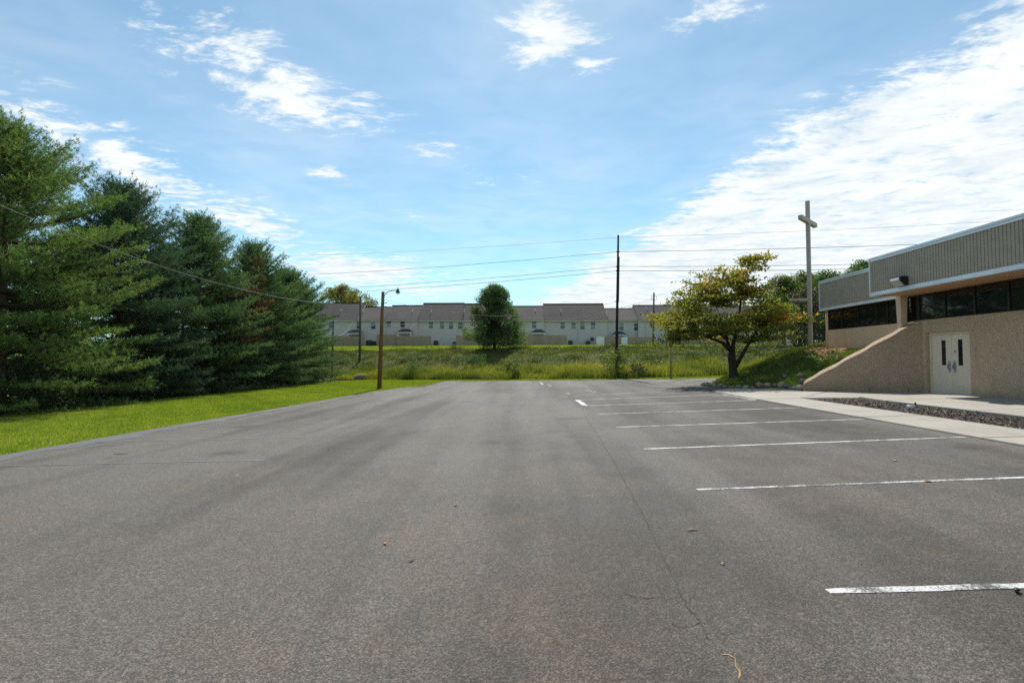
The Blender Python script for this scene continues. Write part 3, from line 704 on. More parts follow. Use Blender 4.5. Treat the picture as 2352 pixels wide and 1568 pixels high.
mk('lens', MB().tube([lh+Vector((0,0,-.101)),lh+Vector((0,0,-.16)),lh+Vector((0,0,-.20))], [.13,.12,.05], 12), M['lens'], lamp, True)
for k, dz in enumerate((-.75, -1.0)): mk('insulator', MB().tube([LPt+Vector((.12,0,dz)), LPt+Vector((.26,0,dz))], .03, 8), M['black'], pl)
def pole(name, label, b, t, r0, r1, mat):
    o = thing(name, label, 'utility pole', (b[0], b[1], b[2])); b, t = Vector(b), Vector(t)
    mk('pole', MB().tube([b-Vector((0,0,.3)), b.lerp(t,.5), t], [r0,(r0+r1)/2,r1], 12), M[mat], o, True); return o
def gz(x, y): return float(terrain(x, y))
TPt = aty(1420, 540, 38); TPb = Vector((aty(1415.5, 866, 38).x, 38, 0)); TPb.z = gz(TPb.x, 38)
tp = pole('utility_pole', 'tall dark slender pole rising from bushes behind the lot, carrying four wires', TPb, TPt, .125, .07, 'poledark')
def tpz(v): z = aty(1418, v, 38).z; f = (z-TPb.z)/(TPt.z-TPb.z); return TPb.lerp(TPt, f)
for v in (578, 612, 622, 692): mk('insulator', MB().tube([tpz(v)+Vector((-.14,0,0)), tpz(v)+Vector((.14,0,0))], .045, 8), M['unit'], tp)
mk('ground_wire_guard', MB().tube([tpz(690)+Vector((.1,-.02,0)), tpz(590)+Vector((.1,-.02,0))], .03, 6), M['unit'], tp)
fl = aty(600, 700, 60); FLb = Vector((fl.x, 60, gz(fl.x, 60)))
FLt = Vector((fl.x, 60, aty(600, 585, 60).z))
p5 = pole('utility_pole', 'pole standing hidden behind the pine row', FLb, FLt, .16, .10, 'poledark')
RP_b = Vector((52, 30, gz(52, 30))); RP_t = Vector((52, 30, 11.6))
p6 = pole('utility_pole', 'pole standing out of sight beyond the church', RP_b, RP_t, .16, .10, 'poledark')
p7b = Vector((-19.3, 3, gz(-19.3, 3)))
p7 = pole('utility_pole', 'pole at the near end of the wire crossing the pines', p7b, p7b+Vector((0,0,11.4)), .16, .10, 'polegrey')
for k, (v, vl, zr, lab) in enumerate([(545,588,11.25,'topmost thin wire crossing the sky over the tall dark pole'),(578,634,9.75,'second wire down crossing the sky over the dark pole'),
                                      (612,669,8.3,'third wire down, upper of the close pair on the dark pole'),(622,679,8.0,'lowest of the four wires crossing the sky, lower of the pair')]):
    a_ = tpz(v); l_ = Vector((FLb.x, 60, aty(600, vl, 60).z)); r_ = Vector((52, 30, zr))
    P = arc(l_, a_, .30, 20)[:-1]+arc(a_, r_, .38, 24)
    mk('power_line', MB().tube(P, .009 if k == 0 else .016, 5), M['wirelight' if k == 0 else 'wire'], smooth=True, label=lab, cat='wire', group='wires over the lot')
# service wire along the pines
Y = np.linspace(LPt.y, 3, 40); xw = lambda y: LPt.x-.321*(LPt.y-y)
P = [(xw(y), y, 4.7+.0118*(y-25.5)**2) for y in Y]
mk('power_line', MB().tube(P, .012, 5), M['wirelight'], smooth=True, label='pale sagging wire in front of the pines, ending at the light pole', cat='wire')
wire(LPt+Vector((.1,0,-.55)), tpz(692), 1.1, .010, 'wire', 'thin wire from the light pole to the tall dark pole')
# poles by the houses
b1 = aty(761.6, 869, 57); b1.z = gz(b1.x, 57); t1 = aty(766, 736, 57)
P1 = pole('utility_pole', 'pale grey pole beside the last pine with a small bracket', b1, t1, .13, .10, 'polegrey')
mk('bracket', MB().tube([t1+Vector((-.9,0,.05)), t1+Vector((-.5,0,-.05)), t1+Vector((.35,0,-.1))], .05, 6), M['hwhite'], P1)
mk('brace', MB().tube([b1+Vector((0,0,1.6)), b1+Vector((1.6,.2,3.2))], .03, 6), M['polegrey'], P1)
b2 = aty(826, 803, 65); b2.z = gz(b2.x, 65); t2 = aty(828.5, 681, 65)
P2 = pole('utility_pole', 'dark grey pole on the bank in front of the left townhouses', b2, t2, .17, .12, 'polegrey')
b3 = aty(1500.5, 798, 82); b3.z = gz(b3.x, 82); t3 = aty(1502, 672, 82)
P3 = pole('utility_pole', 'grey pole with coiled cable near its top, left of the dogwood', b3, t3, .17, .13, 'polegrey')
ring = [t3+Vector((.45*cos(a), -.05, -.9+.38*sin(a))) for a in np.linspace(0, 2*pi, 22)]
mk('cable_coil', MB().tube(ring, .028, 5), M['wire'], P3, True)
mk('transformer', MB().tube([aty(1338+0,0,0) if False else t2+Vector((.0,-.28,-1.2)), t2+Vector((0,-.28,-.6))], .16, 10), M['polegrey'], P2, True)
wire(t2.lerp(b2,.35), t3.lerp(b3,.10), 2.6, .020, 'wirelight', 'upper pale cable sagging across the townhouse roofs', group='cables along the townhouses')
wire(t2.lerp(b2,.37), t3.lerp(b3,.12), 3.1, .020, 'wirelight', 'lower pale cable sagging across the townhouse roofs', group='cables along the townhouses')
wire(t2.lerp(b2,.10), t1.lerp(b1,.22), 1.6, .035, 'wirelight', 'thick white cable drooping between the two poles left of the lamp')
sp = lotp((1750+648/2.9586)/1.2755, (650+1362/2.9586)/1.2755)
so = thing('wooden_post', 'thin weathered wooden post standing behind the lot below the dogwood leaves', 'post', (sp.x, sp.y+.3, gz(sp.x, sp.y+.3)))
mk('post', MB().tube([(sp.x,sp.y+.3,.1),(sp.x+.03,sp.y+.3,1.6),(sp.x+.06,sp.y+.3,3.3)], [.065,.06,.055], 10), M['postwood'], so, True)
mk('cap', MB().tube([(sp.x+.06,sp.y+.3,3.3),(sp.x+.06,sp.y+.3,3.36)], [.075,.05], 10), M['polegrey'], so)

# ------------------------------------------------------------------ townhouses
def hy(x): return 97+(x+40)*.04
def house_at(u, v):                         # point on the house front line
    X = aty(u, v, 98)
    for _ in range(4): X = aty(u, v, hy(X.x))
    return X
WINM = {}
def winparts(parent, x, y, z0, z1, w, blind):
    fr = mk('window', MB().box(x-w/2-.06, x-w/2, y-.05, y-.004, z0-.06, z1+.06).box(x+w/2, x+w/2+.06, y-.05, y-.004, z0-.06, z1+.06).box(x-w/2, x+w/2, y-.05, y-.004, z1, z1+.06).box(x-w/2, x+w/2, y-.05, y-.004, z0-.06, z0).box(x-w/2, x+w/2, y-.045, y-.004, (z0+z1)/2-.03, (z0+z1)/2+.03), M['hwhite'], parent)
    zm = (z0+z1)/2
    mk('upper_pane', MB().box(x-w/2+.001, x+w/2-.001, y-.03, y-.006, zm+.031, z1-.001), M['hblind' if blind & 1 else 'hglass'], fr)
    mk('lower_pane', MB().box(x-w/2+.001, x+w/2-.001, y-.03, y-.006, z0+.001, zm-.031), M['hblind' if blind & 2 else 'hglass'], fr)
def townhouse(u0, u1, vr, label, wins, vents=(), spouts=(), fwd=0.0, patio=()):
    a_, b_ = house_at(u0, 790), house_at(u1, 790); x0, x1 = a_.x, b_.x; y0 = hy((x0+x1)/2)-fwd
    zg = 4.2; ze = 9.50; zr = aty((u0+u1)/2, vr, y0+5).z; yb = y0+10
    h = thing('townhouse', label, 'house', ((x0+x1)/2, y0, zg), 'row of townhouses')
    mk('wall', MB().add([(x0,y0,zg-.2),(x1,y0,zg-.2),(x1,yb,zg-.2),(x0,yb,zg-.2),(x0,y0,ze),(x1,y0,ze),(x1,yb,ze),(x0,yb,ze),(x0,y0+5,zr-.15),(x1,y0+5,zr-.15)],
       [(0,1,5,4),(1,2,6,9,5),(2,3,7,6),(3,0,4,8,7)]), M['hsiding'], h)
    sl = (zr-ze)/5; e = .35; th = .14
    m = MB()
    for s in (1, -1):
        ys, yr = (y0-e, y0+5) if s == 1 else (yb+e, yb-5)
        zs = ze-sl*e
        m.prism([(x0+.01, ys, zs), (x0+.01, yr, zr), (x0+.01, yr, zr+th), (x0+.01, ys, zs+th)], (x1-x0-.02, 0, 0))
    rf = mk('roof', m, M['shingle'], h)
    mk('ridge_cap', MB().box(x0+.02, x1-.02, y0+4.85, y0+5.15, zr+th-.03, zr+th+.035), M['shingle'], rf)
    for u, v in vents:
        p = house_at(u, v); t = min(.9, max(.1, (aty(u, v, y0+2).z-ze)/(zr-ze))); 
        yv = y0+5*t; zv = ze+(zr-ze)*t+th
        px_ = aty(u, v, yv).x
        mk('vent_pipe', MB().tube([(px_,yv,zv-.2),(px_,yv,zv+.55)], .07, 8), M['hwhite'], rf)
    mk('gutter', MB().box(x0+.01, x1-.01, y0-e-.10, y0-e+.02, ze-sl*e-.10, ze-sl*e+.08), M['htrim'], h)
    for u, v0, v1, bl in wins:
        p, q_ = house_at(u, v0), house_at(u, v1); X = aty(u, v0, y0); winparts(h, X.x, y0, aty(u, v1, y0).z, X.z, .88, bl)
    for u in spouts:
        X = aty(u, 760, y0).x; mk('downspout', MB().box(X-.06, X+.06, y0-.10, y0-.006, zg, ze-.2), M['htrim'], h)
    for u_, uw, v_ in patio:
        X = aty(u_, v_, y0); hw_ = uw/2/F*y0; zt = X.z
        pr = mk('porch_roof', MB().add([(X.x-hw_,y0-1.5,zt-.55),(X.x+hw_,y0-1.5,zt-.55),(X.x+hw_,y0-.006,zt-.55),(X.x-hw_,y0-.006,zt-.55),(X.x-hw_*.42,y0-.35,zt+.12),(X.x+hw_*.42,y0-.35,zt+.12),(X.x+hw_*.42,y0-.006,zt+.12),(X.x-hw_*.42,y0-.006,zt+.12)],
            [(0,3,2,1),(4,5,6,7),(0,1,5,4),(1,2,6,5),(2,3,7,6),(3,0,4,7)]), M['unit'], h)
        mk('porch_beam', MB().box(X.x-hw_+.1, X.x+hw_-.1, y0-1.4, y0-.01, zt-.82, zt-.56), M['hwhite'], h)
        for s in (-1, 1): mk('porch_post', MB().box(X.x+s*(hw_-.25)-.07, X.x+s*(hw_-.25)+.07, y0-1.38, y0-1.24, zg-.1, zt-.82), M['hwhite'], h)
        mk('patio_door', MB().box(X.x-.75, X.x+.75, y0-.05, y0-.004, zg, zg+2.1), M['hglass'], h)
    return h
U4 = lambda x: (900+x/4.48)/1.2755
V4 = lambda y: (800+y/4.48)/1.2755
U5 = lambda x: (1300+x/4.48)/1.2755
U6 = lambda x: (1650+x/6.72)/1.2755
V6 = lambda y: (840+y/6.72)/1.2755
townhouse(700, 819.4, 697.2, 'leftmost townhouse, half hidden behind the last pine', [(U4(175),V4(630),V4(725),0),(U4(312),V4(625),V4(718),0)], [(U4(445),V4(510))], (), 0, [(U4(640),U4(735)-U4(545),V4(752))])
townhouse(819.4, 884, 706, 'low roofed townhouse behind the brown lamp pole', [(U4(680),V4(640),V4(730),1),(U4(870),V4(640),V4(735),1)], [(U4(732),V4(515))], (U4(968),))
townhouse(884, 959.5, 702.5, 'townhouse with a small dark porch roof, just right of the lamp pole', [(U4(1070),V4(625),V4(715),2),(U4(1253),V4(625),V4(715),0)], [(U4(1383),V4(520))], (), 0, [(U4(1297),U4(1395)-U4(1200),V4(740))])
townhouse(959.5, 1060, 697.3, 'townhouse with four upper windows left of the round green tree', [(U4(1625),V4(635),V4(725),0),(U4(1770),V4(635),V4(728),1),(U4(1887),V4(635),V4(730),1),(U4(2013),V4(640),V4(732),0)], [(U4(1628),V4(520)),(U4(2060),V4(515))], (U4(1978),))
townhouse(1060, 1130, 698.5, 'townhouse mostly hidden behind the round green tree', [(1100,V4(640),V4(732),0)], [(U5(268),V4(510))])
townhouse(1130, 1249, 704, 'low roofed townhouse with a porch roof right of the round tree', [(U5(995),V4(640),V4(722),0),(U5(1187),V4(628),V4(722),0)], [(U5(1200),V4(505))], (), 0, [(U5(1245),U5(1340)-U5(1150),V4(748))])
townhouse(1249, 1394.6, 698.8, 'wide high roofed townhouse left of the tall dark pole', [(U5(1560),V4(640),V4(730),0),(U5(1703),V4(640),V4(735),2),(U5(1820),V4(640),V4(738),1),(U5(1960),V4(640),V4(740),2)], [(U5(1532),V4(512)),(U5(2137),V4(530))], (U5(1765),))
townhouse(1394.6, 1464.5, 709.5, 'low roofed townhouse directly behind the tall dark pole', [(U6(1145),V6(700),V6(855),1),(U6(1438),V6(715),V6(860),0)], [(U6(1410),V6(490))], (), 0, [(U6(1088),U6(1225)-U6(950),V6(890))])
townhouse(1464.5, 1580, 702, 'projecting townhouse behind the left side of the dogwood', [(U6(1740),V6(660),V6(805),0),(1545,736,757,0)], [(U6(1635),V6(440))], (U6(1628),), .9)
townhouse(1580, 1700, 703, 'townhouse behind the middle of the dogwood', [(1620,736,757,0),(1665,736,757,1)])
townhouse(1700, 1830, 704, 'rightmost townhouse, behind the right side of the dogwood', [(1745,736,757,0),(1795,736,757,0)])
# fences
FPM = {}
def fence(label, segs, drop=2.4):
    """segs: (u0,u1,v_top,v_bottom,material,depth in front of houses)"""
    f = None
    for u0, u1, vt, vb, mat, dy in segs:
        a_ = house_at(u0, vb); y = hy(a_.x)-dy; A_ = aty(u0, vb, y); B_ = aty(u1, vb, y); zt = aty(u0, vt, y).z; zb = max(A_.z, gz(A_.x, y))-.03
        if f is None: f = thing('fence', label, 'fence', (A_.x, y, gz(A_.x, y)), 'vinyl fences behind the townhouses')
        n = max(1, round((B_.x-A_.x)/1.85)); w = (B_.x-A_.x)/n
        for k in range(n):
            x = A_.x+k*w; j = .01*((k*7) % 3)
            m = MB(); nb = 10
            for q_ in range(nb): m.box(x+.07+(w-.14)*q_/nb+.004, x+.07+(w-.14)*(q_+1)/nb-.004, y-.012, y+.012, zb+.10, zt-.12+j)
            m.box(x+.07, x+w-.07, y-.025, y+.025, zt-.12+j, zt-.02+j); m.box(x+.07, x+w-.07, y-.025, y+.025, zb+.03, zb+.12)
            mk('fence_panel', m, M[mat], f)
        for k in range(n+1):
            x = A_.x+k*w; mk('fence_post', MB().box(x-.06, x+.06, y-.06, y+.06, gz(x, y)-.15, zt+.05).box(x-.075, x+.075, y-.075, y+.075, zt+.05, zt+.09), M['fence'], f)
    return f
fence('beige fence behind the grey pole at the left townhouses', [(U4(340),U4(745),V4(828),V4(948),'fence',4.0)])
fence('long beige fence behind the brown lamp pole', [(U4(915),U4(1150),V4(805),V4(940),'fence',4.0),(U4(1160),U4(1620),V4(825),V4(948),'fence',4.0)])
fence('stepped beige fence behind the round green tree', [(U5(165),U5(520),V4(815),V4(950),'fence',4.5),(U5(525),U5(1170),V4(808),V4(952),'fence',4.5),(U5(1178),U5(1262),V4(826),V4(955),'fence',4.5),(U5(1268),U5(1610),V4(815),V4(955),'fence',4.5)])
fence('beige fence with two white panels beside the tall dark pole', [(U6(645),U6(818),V6(983),V6(1170),'fencewhite',3.8),(U6(825),U6(1130),V6(985),V6(1172),'fence',3.8),(U6(1137),U6(1278),V6(988),V6(1172),'fencewhite',3.8),(U6(1285),U6(1795),V6(992),V6(1178),'fence',3.8)])
fence('grey beige fence seen under the dogwood branches', [(1530,1800,775,795,'fence',3.8)])
# condensers and other back-yard things
def condenser(u, v, w, h, label):
    p = house_at(u, v); y = hy(p.x)-1.2; p = aty(u, v, y); z = gz(p.x, y)
    c = thing('air_conditioner', label, 'air conditioner', (p.x, y, z), 'air conditioners behind the townhouses')
    mk('cabinet', MB().box(p.x-w/2, p.x+w/2, y-w/2, y+w/2, z, z+h), M['unit'], c)
    mk('fan_grille', MB().tube([(p.x,y,z+h+.002),(p.x,y,z+h+.05)], [w*.42,w*.38], 14), M['black'], c)
    g_ = MB()
    for k in range(6): g_.box(p.x-w/2-.01, p.x+w/2+.01, y-w/2-.02, y-w/2-.001, z+.1+k*(h-.2)/6, z+.1+k*(h-.2)/6+.05)
    mk('louvres', g_, M['black'], c)
condenser(U4(815), 794, 1.0, 1.0, 'wide dark unit standing behind the lamp pole fence gap'); condenser(U4(885), 794, .7, .8, 'smaller dark unit right of the wide one by the lamp pole')
condenser(U4(1690), 794, .8, .95, 'dark unit at the right end of the long fence'); condenser(U4(1932), 794, .6, .7, 'small dark unit just left of the stepped fence')
condenser(U6(145), 795, .8, .95, 'dark unit right of the stepped fence end'); condenser(U6(490), 795, .8, .9, 'dark unit left of the white fence panel')
p = house_at(U6(570), V6(1030)); y = hy(p.x)-1.0; p = aty(U6(570), V6(1030), y)
dsh = thing('satellite_dish', 'dark satellite dish on a stand left of the white fence panel', 'satellite dish', (p.x, y, gz(p.x, y)))
mk('dish', MB().tube([(p.x,y+.02,p.z),(p.x,y-.06,p.z+.01),(p.x,y-.10,p.z+.02)], [.1,.36,.40], 16), M['unit'], dsh, True)
mk('mast', MB().tube([(p.x,y+.05,gz(p.x,y)),(p.x,y+.05,p.z)], .03, 6), M['unit'], dsh)

# ------------------------------------------------------------------ vegetation generators
def lumps(x, y, s, sd=0):
    return .5+.25*(np.sin(x*s+1.3+sd)*np.cos(y*s*.9+sd)+np.sin(x*s*2.3+y*s*1.7+sd)*.6+np.sin(y*s*3.1-x*s*1.1)*.4)
def unit(v): return v/np.maximum(np.linalg.norm(v, axis=-1, keepdims=True), 1e-9)
def blades(C, D, L, Wd, rng, tint):
    """needle / grass triangles from base points C along D"""
    n = len(C); side = unit(np.cross(D, unit(rng.normal(size=(n, 3)))))
    W2 = np.asarray(Wd).reshape(-1, 1)*.5; Lc = np.asarray(L).reshape(-1, 1)
    V = np.stack([C-side*W2, C+side*W2, C+D*Lc], 1).reshape(-1, 3)
    return V, np.arange(3*n).reshape(n, 3), np.repeat(tint, 3)
def leafquads(C, size, rng, tint, up=.5, aspect=.6):
    n = len(C); N = unit(rng.normal(size=(n, 3))+np.array([0, 0, up])); t = unit(np.cross(N, rng.normal(size=(n, 3)))); b = np.cross(N, t)
    s = (size*rng.uniform(.65, 1.25, n)).reshape(-1, 1); fold = N*s*.18
    V = np.stack([C-t*s*.5, C+b*s*aspect*.5-fold, C+t*s*.5, C-b*s*aspect*.5-fold], 1).reshape(-1, 3)
    return V, np.arange(4*n).reshape(n, 4), np.repeat(tint, 4)
def pine(label, x, y, H, Rm, mat, seed, nneedle=11, needle=.20, width=.026, dead=None, zmin=.25, gap=.62, spread=1.0, nbr=7, pw=2.0):
    rng = np.random.default_rng(seed); zb = gz(x, y)
    t = thing('pine_tree', label, 'tree', (x, y, zb), 'pines along the left side of the lot')
    P0 = np.array([x, y, zb]); C = []; D = []; br = MB(); Dd = []; Cd = []
    tr = [Vector((x+.12*sin(k*1.3+seed), y+.12*cos(k*1.7+seed), zb-.2+H*k/8)) for k in range(9)]
    mk('trunk', MB().tube(tr, [.26*(1-k/8.6)+.02 for k in range(9)], 10), M['pinebark'], t, True)
    side = [rng.uniform(.86, 1.10) for _ in range(8)]
    zz = zmin
    while zz < H*.97:
        h = zz/H; prof = (1-h**pw)**.82*(.82+.18*min(1, h/.12))
        a0 = rng.uniform(0, 2*pi); wl_ = rng.uniform(.86, 1.08)
        for k in range(nbr):
            az = a0+2*pi*k/nbr+rng.normal(0, .25); Lb = max(.5, Rm*prof*wl_*side[int(az/(2*pi)*8) % 8]*rng.uniform(.80, 1.10)); el = -.10+.26*h+.85*h**3+rng.normal(0, .07)
            z0 = zz+rng.uniform(-.11, .11)*gap
            d0 = np.array([cos(az)*cos(el), sin(az)*cos(el), sin(el)]); lat = np.array([-sin(az), cos(az), 0.])
            ns = 8; S = np.linspace(0, 1, ns); path = P0+np.array([0, 0, z0])+np.outer(S*Lb, d0)+np.outer((S**2)*Lb*(.04+.14*h)+np.sin(S*pi)*(-.05)*Lb, [0, 0, 1.0])
            if Lb > .9: br.tube(path, [.045*(1-.85*s)*(.5+Lb/6) for s in S], 4)
            isdead = dead is not None and dead(path[-1]) and rng.random() < .75
            s = .36 if h < .7 else .10
            stp = .21/max(Lb, .5)*spread*(1-.35*h)
            while s < 1.0:
                c = np.array([np.interp(s, S, path[:, i]) for i in range(3)]); l2 = (.38+.55*(1-s))*min(1.5, .35*Lb)*rng.uniform(.7, 1.2)+.12
                for sg in (-1, 1):
                    d2 = unit(d0*rng.uniform(.55, .95)+lat*sg*rng.uniform(.55, 1.0)+np.array([0, 0, rng.uniform(.0, .42)]))
                    m = max(2, int(l2/.17))
                    q = np.linspace(.2, 1, m)*l2
                    pts = c+np.outer(q, d2)+rng.normal(0, .05, (m, 3))+np.outer(q**2*.12, [0, 0, 1])
                    dd = unit(d2+np.array([0, 0, .5])+rng.normal(0, .25, (m, 3)))
                    (Cd if isdead else C).append(pts); (Dd if isdead else D).append(dd)
                s += stp*rng.uniform(.8, 1.25)
            tip = path[-1]; tp2 = np.stack([tip, tip+d0*.15, tip+d0*.3+np.array([0, 0, .08])]); (Cd if isdead else C).append(tp2); (Dd if isdead else D).append(np.tile(unit(d0+np.array([0, 0, .4+h])), (3, 1)))
        zz += gap*(1-.5*h)*rng.uniform(.8, 1.2)
    # upright leader shoots at the top and along the shoulders
    for k in range(46):
        a_ = rng.uniform(0, 2*pi); hh = rng.uniform(.80, .985); rr = Rm*(1-hh**pw)**.82*rng.uniform(.2, .95); b = P0+np.array([cos(a_)*rr, sin(a_)*rr, H*hh+rng.uniform(0, .35)])
        ln_ = rng.uniform(.35, .95); pts = b+np.outer(np.linspace(0, ln_, 6), unit(np.array([cos(a_)*.35, sin(a_)*.35, 1.0]))); C.append(pts); D.append(np.tile(unit(np.array([cos(a_)*.2, sin(a_)*.2, 1.])), (6, 1)))
    mk('branches', br, M['pinebark'], t)
    def build(name, C, D, mat):
        C = np.concatenate(C); D = np.concatenate(D); n = len(C)
        tt = np.clip(rng.normal(.42, .2, n)+.22*(lumps(C[:, 0], C[:, 1]+C[:, 2]*1.3, 1.6)-.5), 0, 1)
        C3 = np.repeat(C, nneedle, 0); D3 = np.repeat(D, nneedle, 0); T3 = np.clip(np.repeat(tt, nneedle)+rng.normal(0, .12, n*nneedle), 0, 1)
        Dn = unit(D3+rng.normal(0, .60, D3.shape)); C3 = C3+rng.normal(0, .035, C3.shape)
        V, Fq, T = blades(C3, Dn, needle*rng.uniform(.6, 1.15, len(C3)), width*rng.uniform(.7, 1.2, len(C3)), rng, T3)
        return npmesh(name, V, Fq, mat, t, T)
    build('crown', C, D, M[mat])
    if Cd: build('dead_foliage', Cd, Dd, M['deadpine'])['label'] = 'rust brown dead branches'
    return t
def clumps_leaves(centers, radii, n_each, size, rng, up=.5, shell=.5, tint_mu=None):
    C = []; T = []
    for k, (c, r) in enumerate(zip(centers, radii)):
        n = int(n_each*np.prod(r)**(2/3)) if n_each > 0 else 40
        d = unit(rng.normal(size=(n, 3))); q = rng.uniform(0, 1, n)**(1-shell) if shell < 1 else np.ones(n)
        C.append(np.array(c)+d*q[:, None]*np.array(r)); mu = .5 if tint_mu is None else tint_mu[k]
        T.append(np.clip(rng.normal(mu, .16, n), 0, 1))
    C = np.concatenate(C); T = np.concatenate(T)
    return C, T
def broad_tree(label, base, trunk_h, centers, radii, dens, size, mat, seed, tr=.18, cat='tree', name='tree', group=None, tint=None, extra=None, barkmat='bark', limbs=True):
    rng = np.random.default_rng(seed); b = Vector(base)
    t = thing(name, label, cat, base, group)
    m = MB(); fork = b+Vector((0, 0, trunk_h)); m.tube([b-Vector((0,0,.25)), b+Vector((.03,0,trunk_h*.5)), fork], [tr*1.25, tr, tr*.85], 10)
    mk('trunk', m, M[barkmat], t, True)
    if limbs:
        m = MB()
        for c, r in zip(centers, radii):
            c = Vector(c); mid = fork.lerp(c, .5)+Vector((0, 0, .12*(c-fork).length)); m.tube([fork, mid, c], [tr*.45, tr*.25, .02], 5)
        mk('branches', m, M[barkmat], t)
    C, T = clumps_leaves(centers, radii, dens, size, rng, tint_mu=tint)
    V, Fq, TT = leafquads(C, size, rng, T)
    mk_ = npmesh('crown', V, Fq, M[mat], t, TT)
    if extra:
        mat2, frac, size2 = extra; idx = rng.random(len(C)) < frac
        V, Fq, TT = leafquads(C[idx]+rng.normal(0, .05, (idx.sum(), 3)), size2, rng, T[idx]); npmesh('blossom', V, Fq, M[mat2], t, TT)
    return t

# ------------------------------------------------------------------ pines
pine('broad light green pine, nearest the viewer at the left edge', -24.0, 22.0, 13.1, 6.1, 'pineA', 1, 9, .185, .030, gap=.74, nbr=10, pw=2.1)
pine('dark blue green pine, second from the left', -24.3, 29.0, 12.8, 5.5, 'pineB', 2, 8, .19, .031, gap=.62, nbr=9, pw=2.15)
dead = lambda p: (-22.4 < p[0] < -18.0) and (37.2 < p[1] < 40.8) and (3.0 < p[2] < 10.0)
pine('mid green pine with rust brown dead boughs, third from the left', -24.0, 35.6, 12.7, 5.4, 'pineC', 3, 7, .20, .036, dead=dead, gap=.62, nbr=9, pw=2.15)
pine('mid green pine, fourth from the left', -23.6, 42.0, 12.2, 5.3, 'pineC', 4, 6, .22, .042, dead=lambda p: dead(p) and p[2] > 5, gap=.62, nbr=9, pw=2.2)
pine('rounded pine at the far right end of the row', -23.6, 48.6, 10.9, 4.8, 'pineC', 5, 6, .22, .045, gap=.52, nbr=8, pw=2.4)
bp = pine('pine in the second row, behind the nearest pine', -30.5, 26.0, 11.6, 5.2, 'pineB', 7, 6, .28, .055, gap=.8, spread=1.4)
def copy_tree(o, loc, rz, sc, label):
    c = o.copy(); COL.objects.link(c); c.location = loc; c.rotation_euler = (0, 0, rz); c.scale = (sc, sc, sc); c['label'] = label
    for ch_ in o.children:
        d_ = ch_.copy(); COL.objects.link(d_); d_.parent = c
    return c
for x_, y_, rz_, sc_, lb_ in [(-30.5, 33.5, 1.1, .98, 'pine in the second row, behind the dark pine'), (-30.2, 40.5, 2.3, .97, 'pine in the second row, behind the browned pine'), (-30.0, 47.5, 3.7, .92, 'pine in the second row, behind the fourth pine'),
                              (-33.0, 62.0, 4.4, 1.0, 'tall pine beyond the end of the row, nearest of three'), (-35.0, 70.0, 5.2, 1.02, 'tall pine beyond the end of the row, middle of three'), (-37.5, 78.0, .6, .95, 'tall pine beyond the end of the row, farthest of three')]:
    copy_tree(bp, (x_, y_, gz(x_, y_)), rz_, sc_, lb_)

# undergrowth below the pines
rng = np.random.default_rng(31)
cs, rs, tm = [], [], []
for y in np.arange(12.5, 53, .55):
    for k in range(2):
        x = -22.3+rng.normal(0, .8)-k*1.1+(0 if y < 40 else .2); r = rng.uniform(.35, .75)
        cs.append((x, y+rng.normal(0, .2), gz(x, y)+r*.55)); rs.append((r, r, r*.8)); tm.append(rng.uniform(.25, .65))
C, T = clumps_leaves(cs, rs, 420, .11, rng, tint_mu=tm)
V, Fq, TT = leafquads(C, .115, rng, T, .6)
npmesh('undergrowth', V, Fq, M['shrubleaf'], tint=TT, kind='stuff', label='dark leafy undergrowth along the foot of the pines', cat='undergrowth')
def bush(label, x, y, w, h, mat, seed, size=.10, dens=420, name='shrub', group=None, tint=.5):
    rng = np.random.default_rng(seed); z = gz(x, y); n = 7
    cs = [(x+rng.uniform(-.5, .5)*w*.7, y+rng.uniform(-.4, .4)*w*.7, z+h*rng.uniform(.25, .78)) for _ in range(n)]; rs = [(w*.32*rng.uniform(.7, 1.2),)*2+(h*.28,) for _ in range(n)]
    return broad_tree(label, (x, y, z), h*.3, cs, rs, dens, size, mat, seed, .03, 'shrub', name, group, [np.clip(tint+rng.normal(0, .15), 0, 1) for _ in range(n)])
bush('glossy leaved shrub under the nearest pine at the left edge', -21.6, 17.5, 2.6, 3.4, 'shrubleaf', 60, .12, 330, tint=.8)
bush('glossy leaved shrub between the nearest and the dark pine', -21.4, 21.0, 2.2, 2.6, 'shrubleaf', 61, .12, 330, tint=.7)

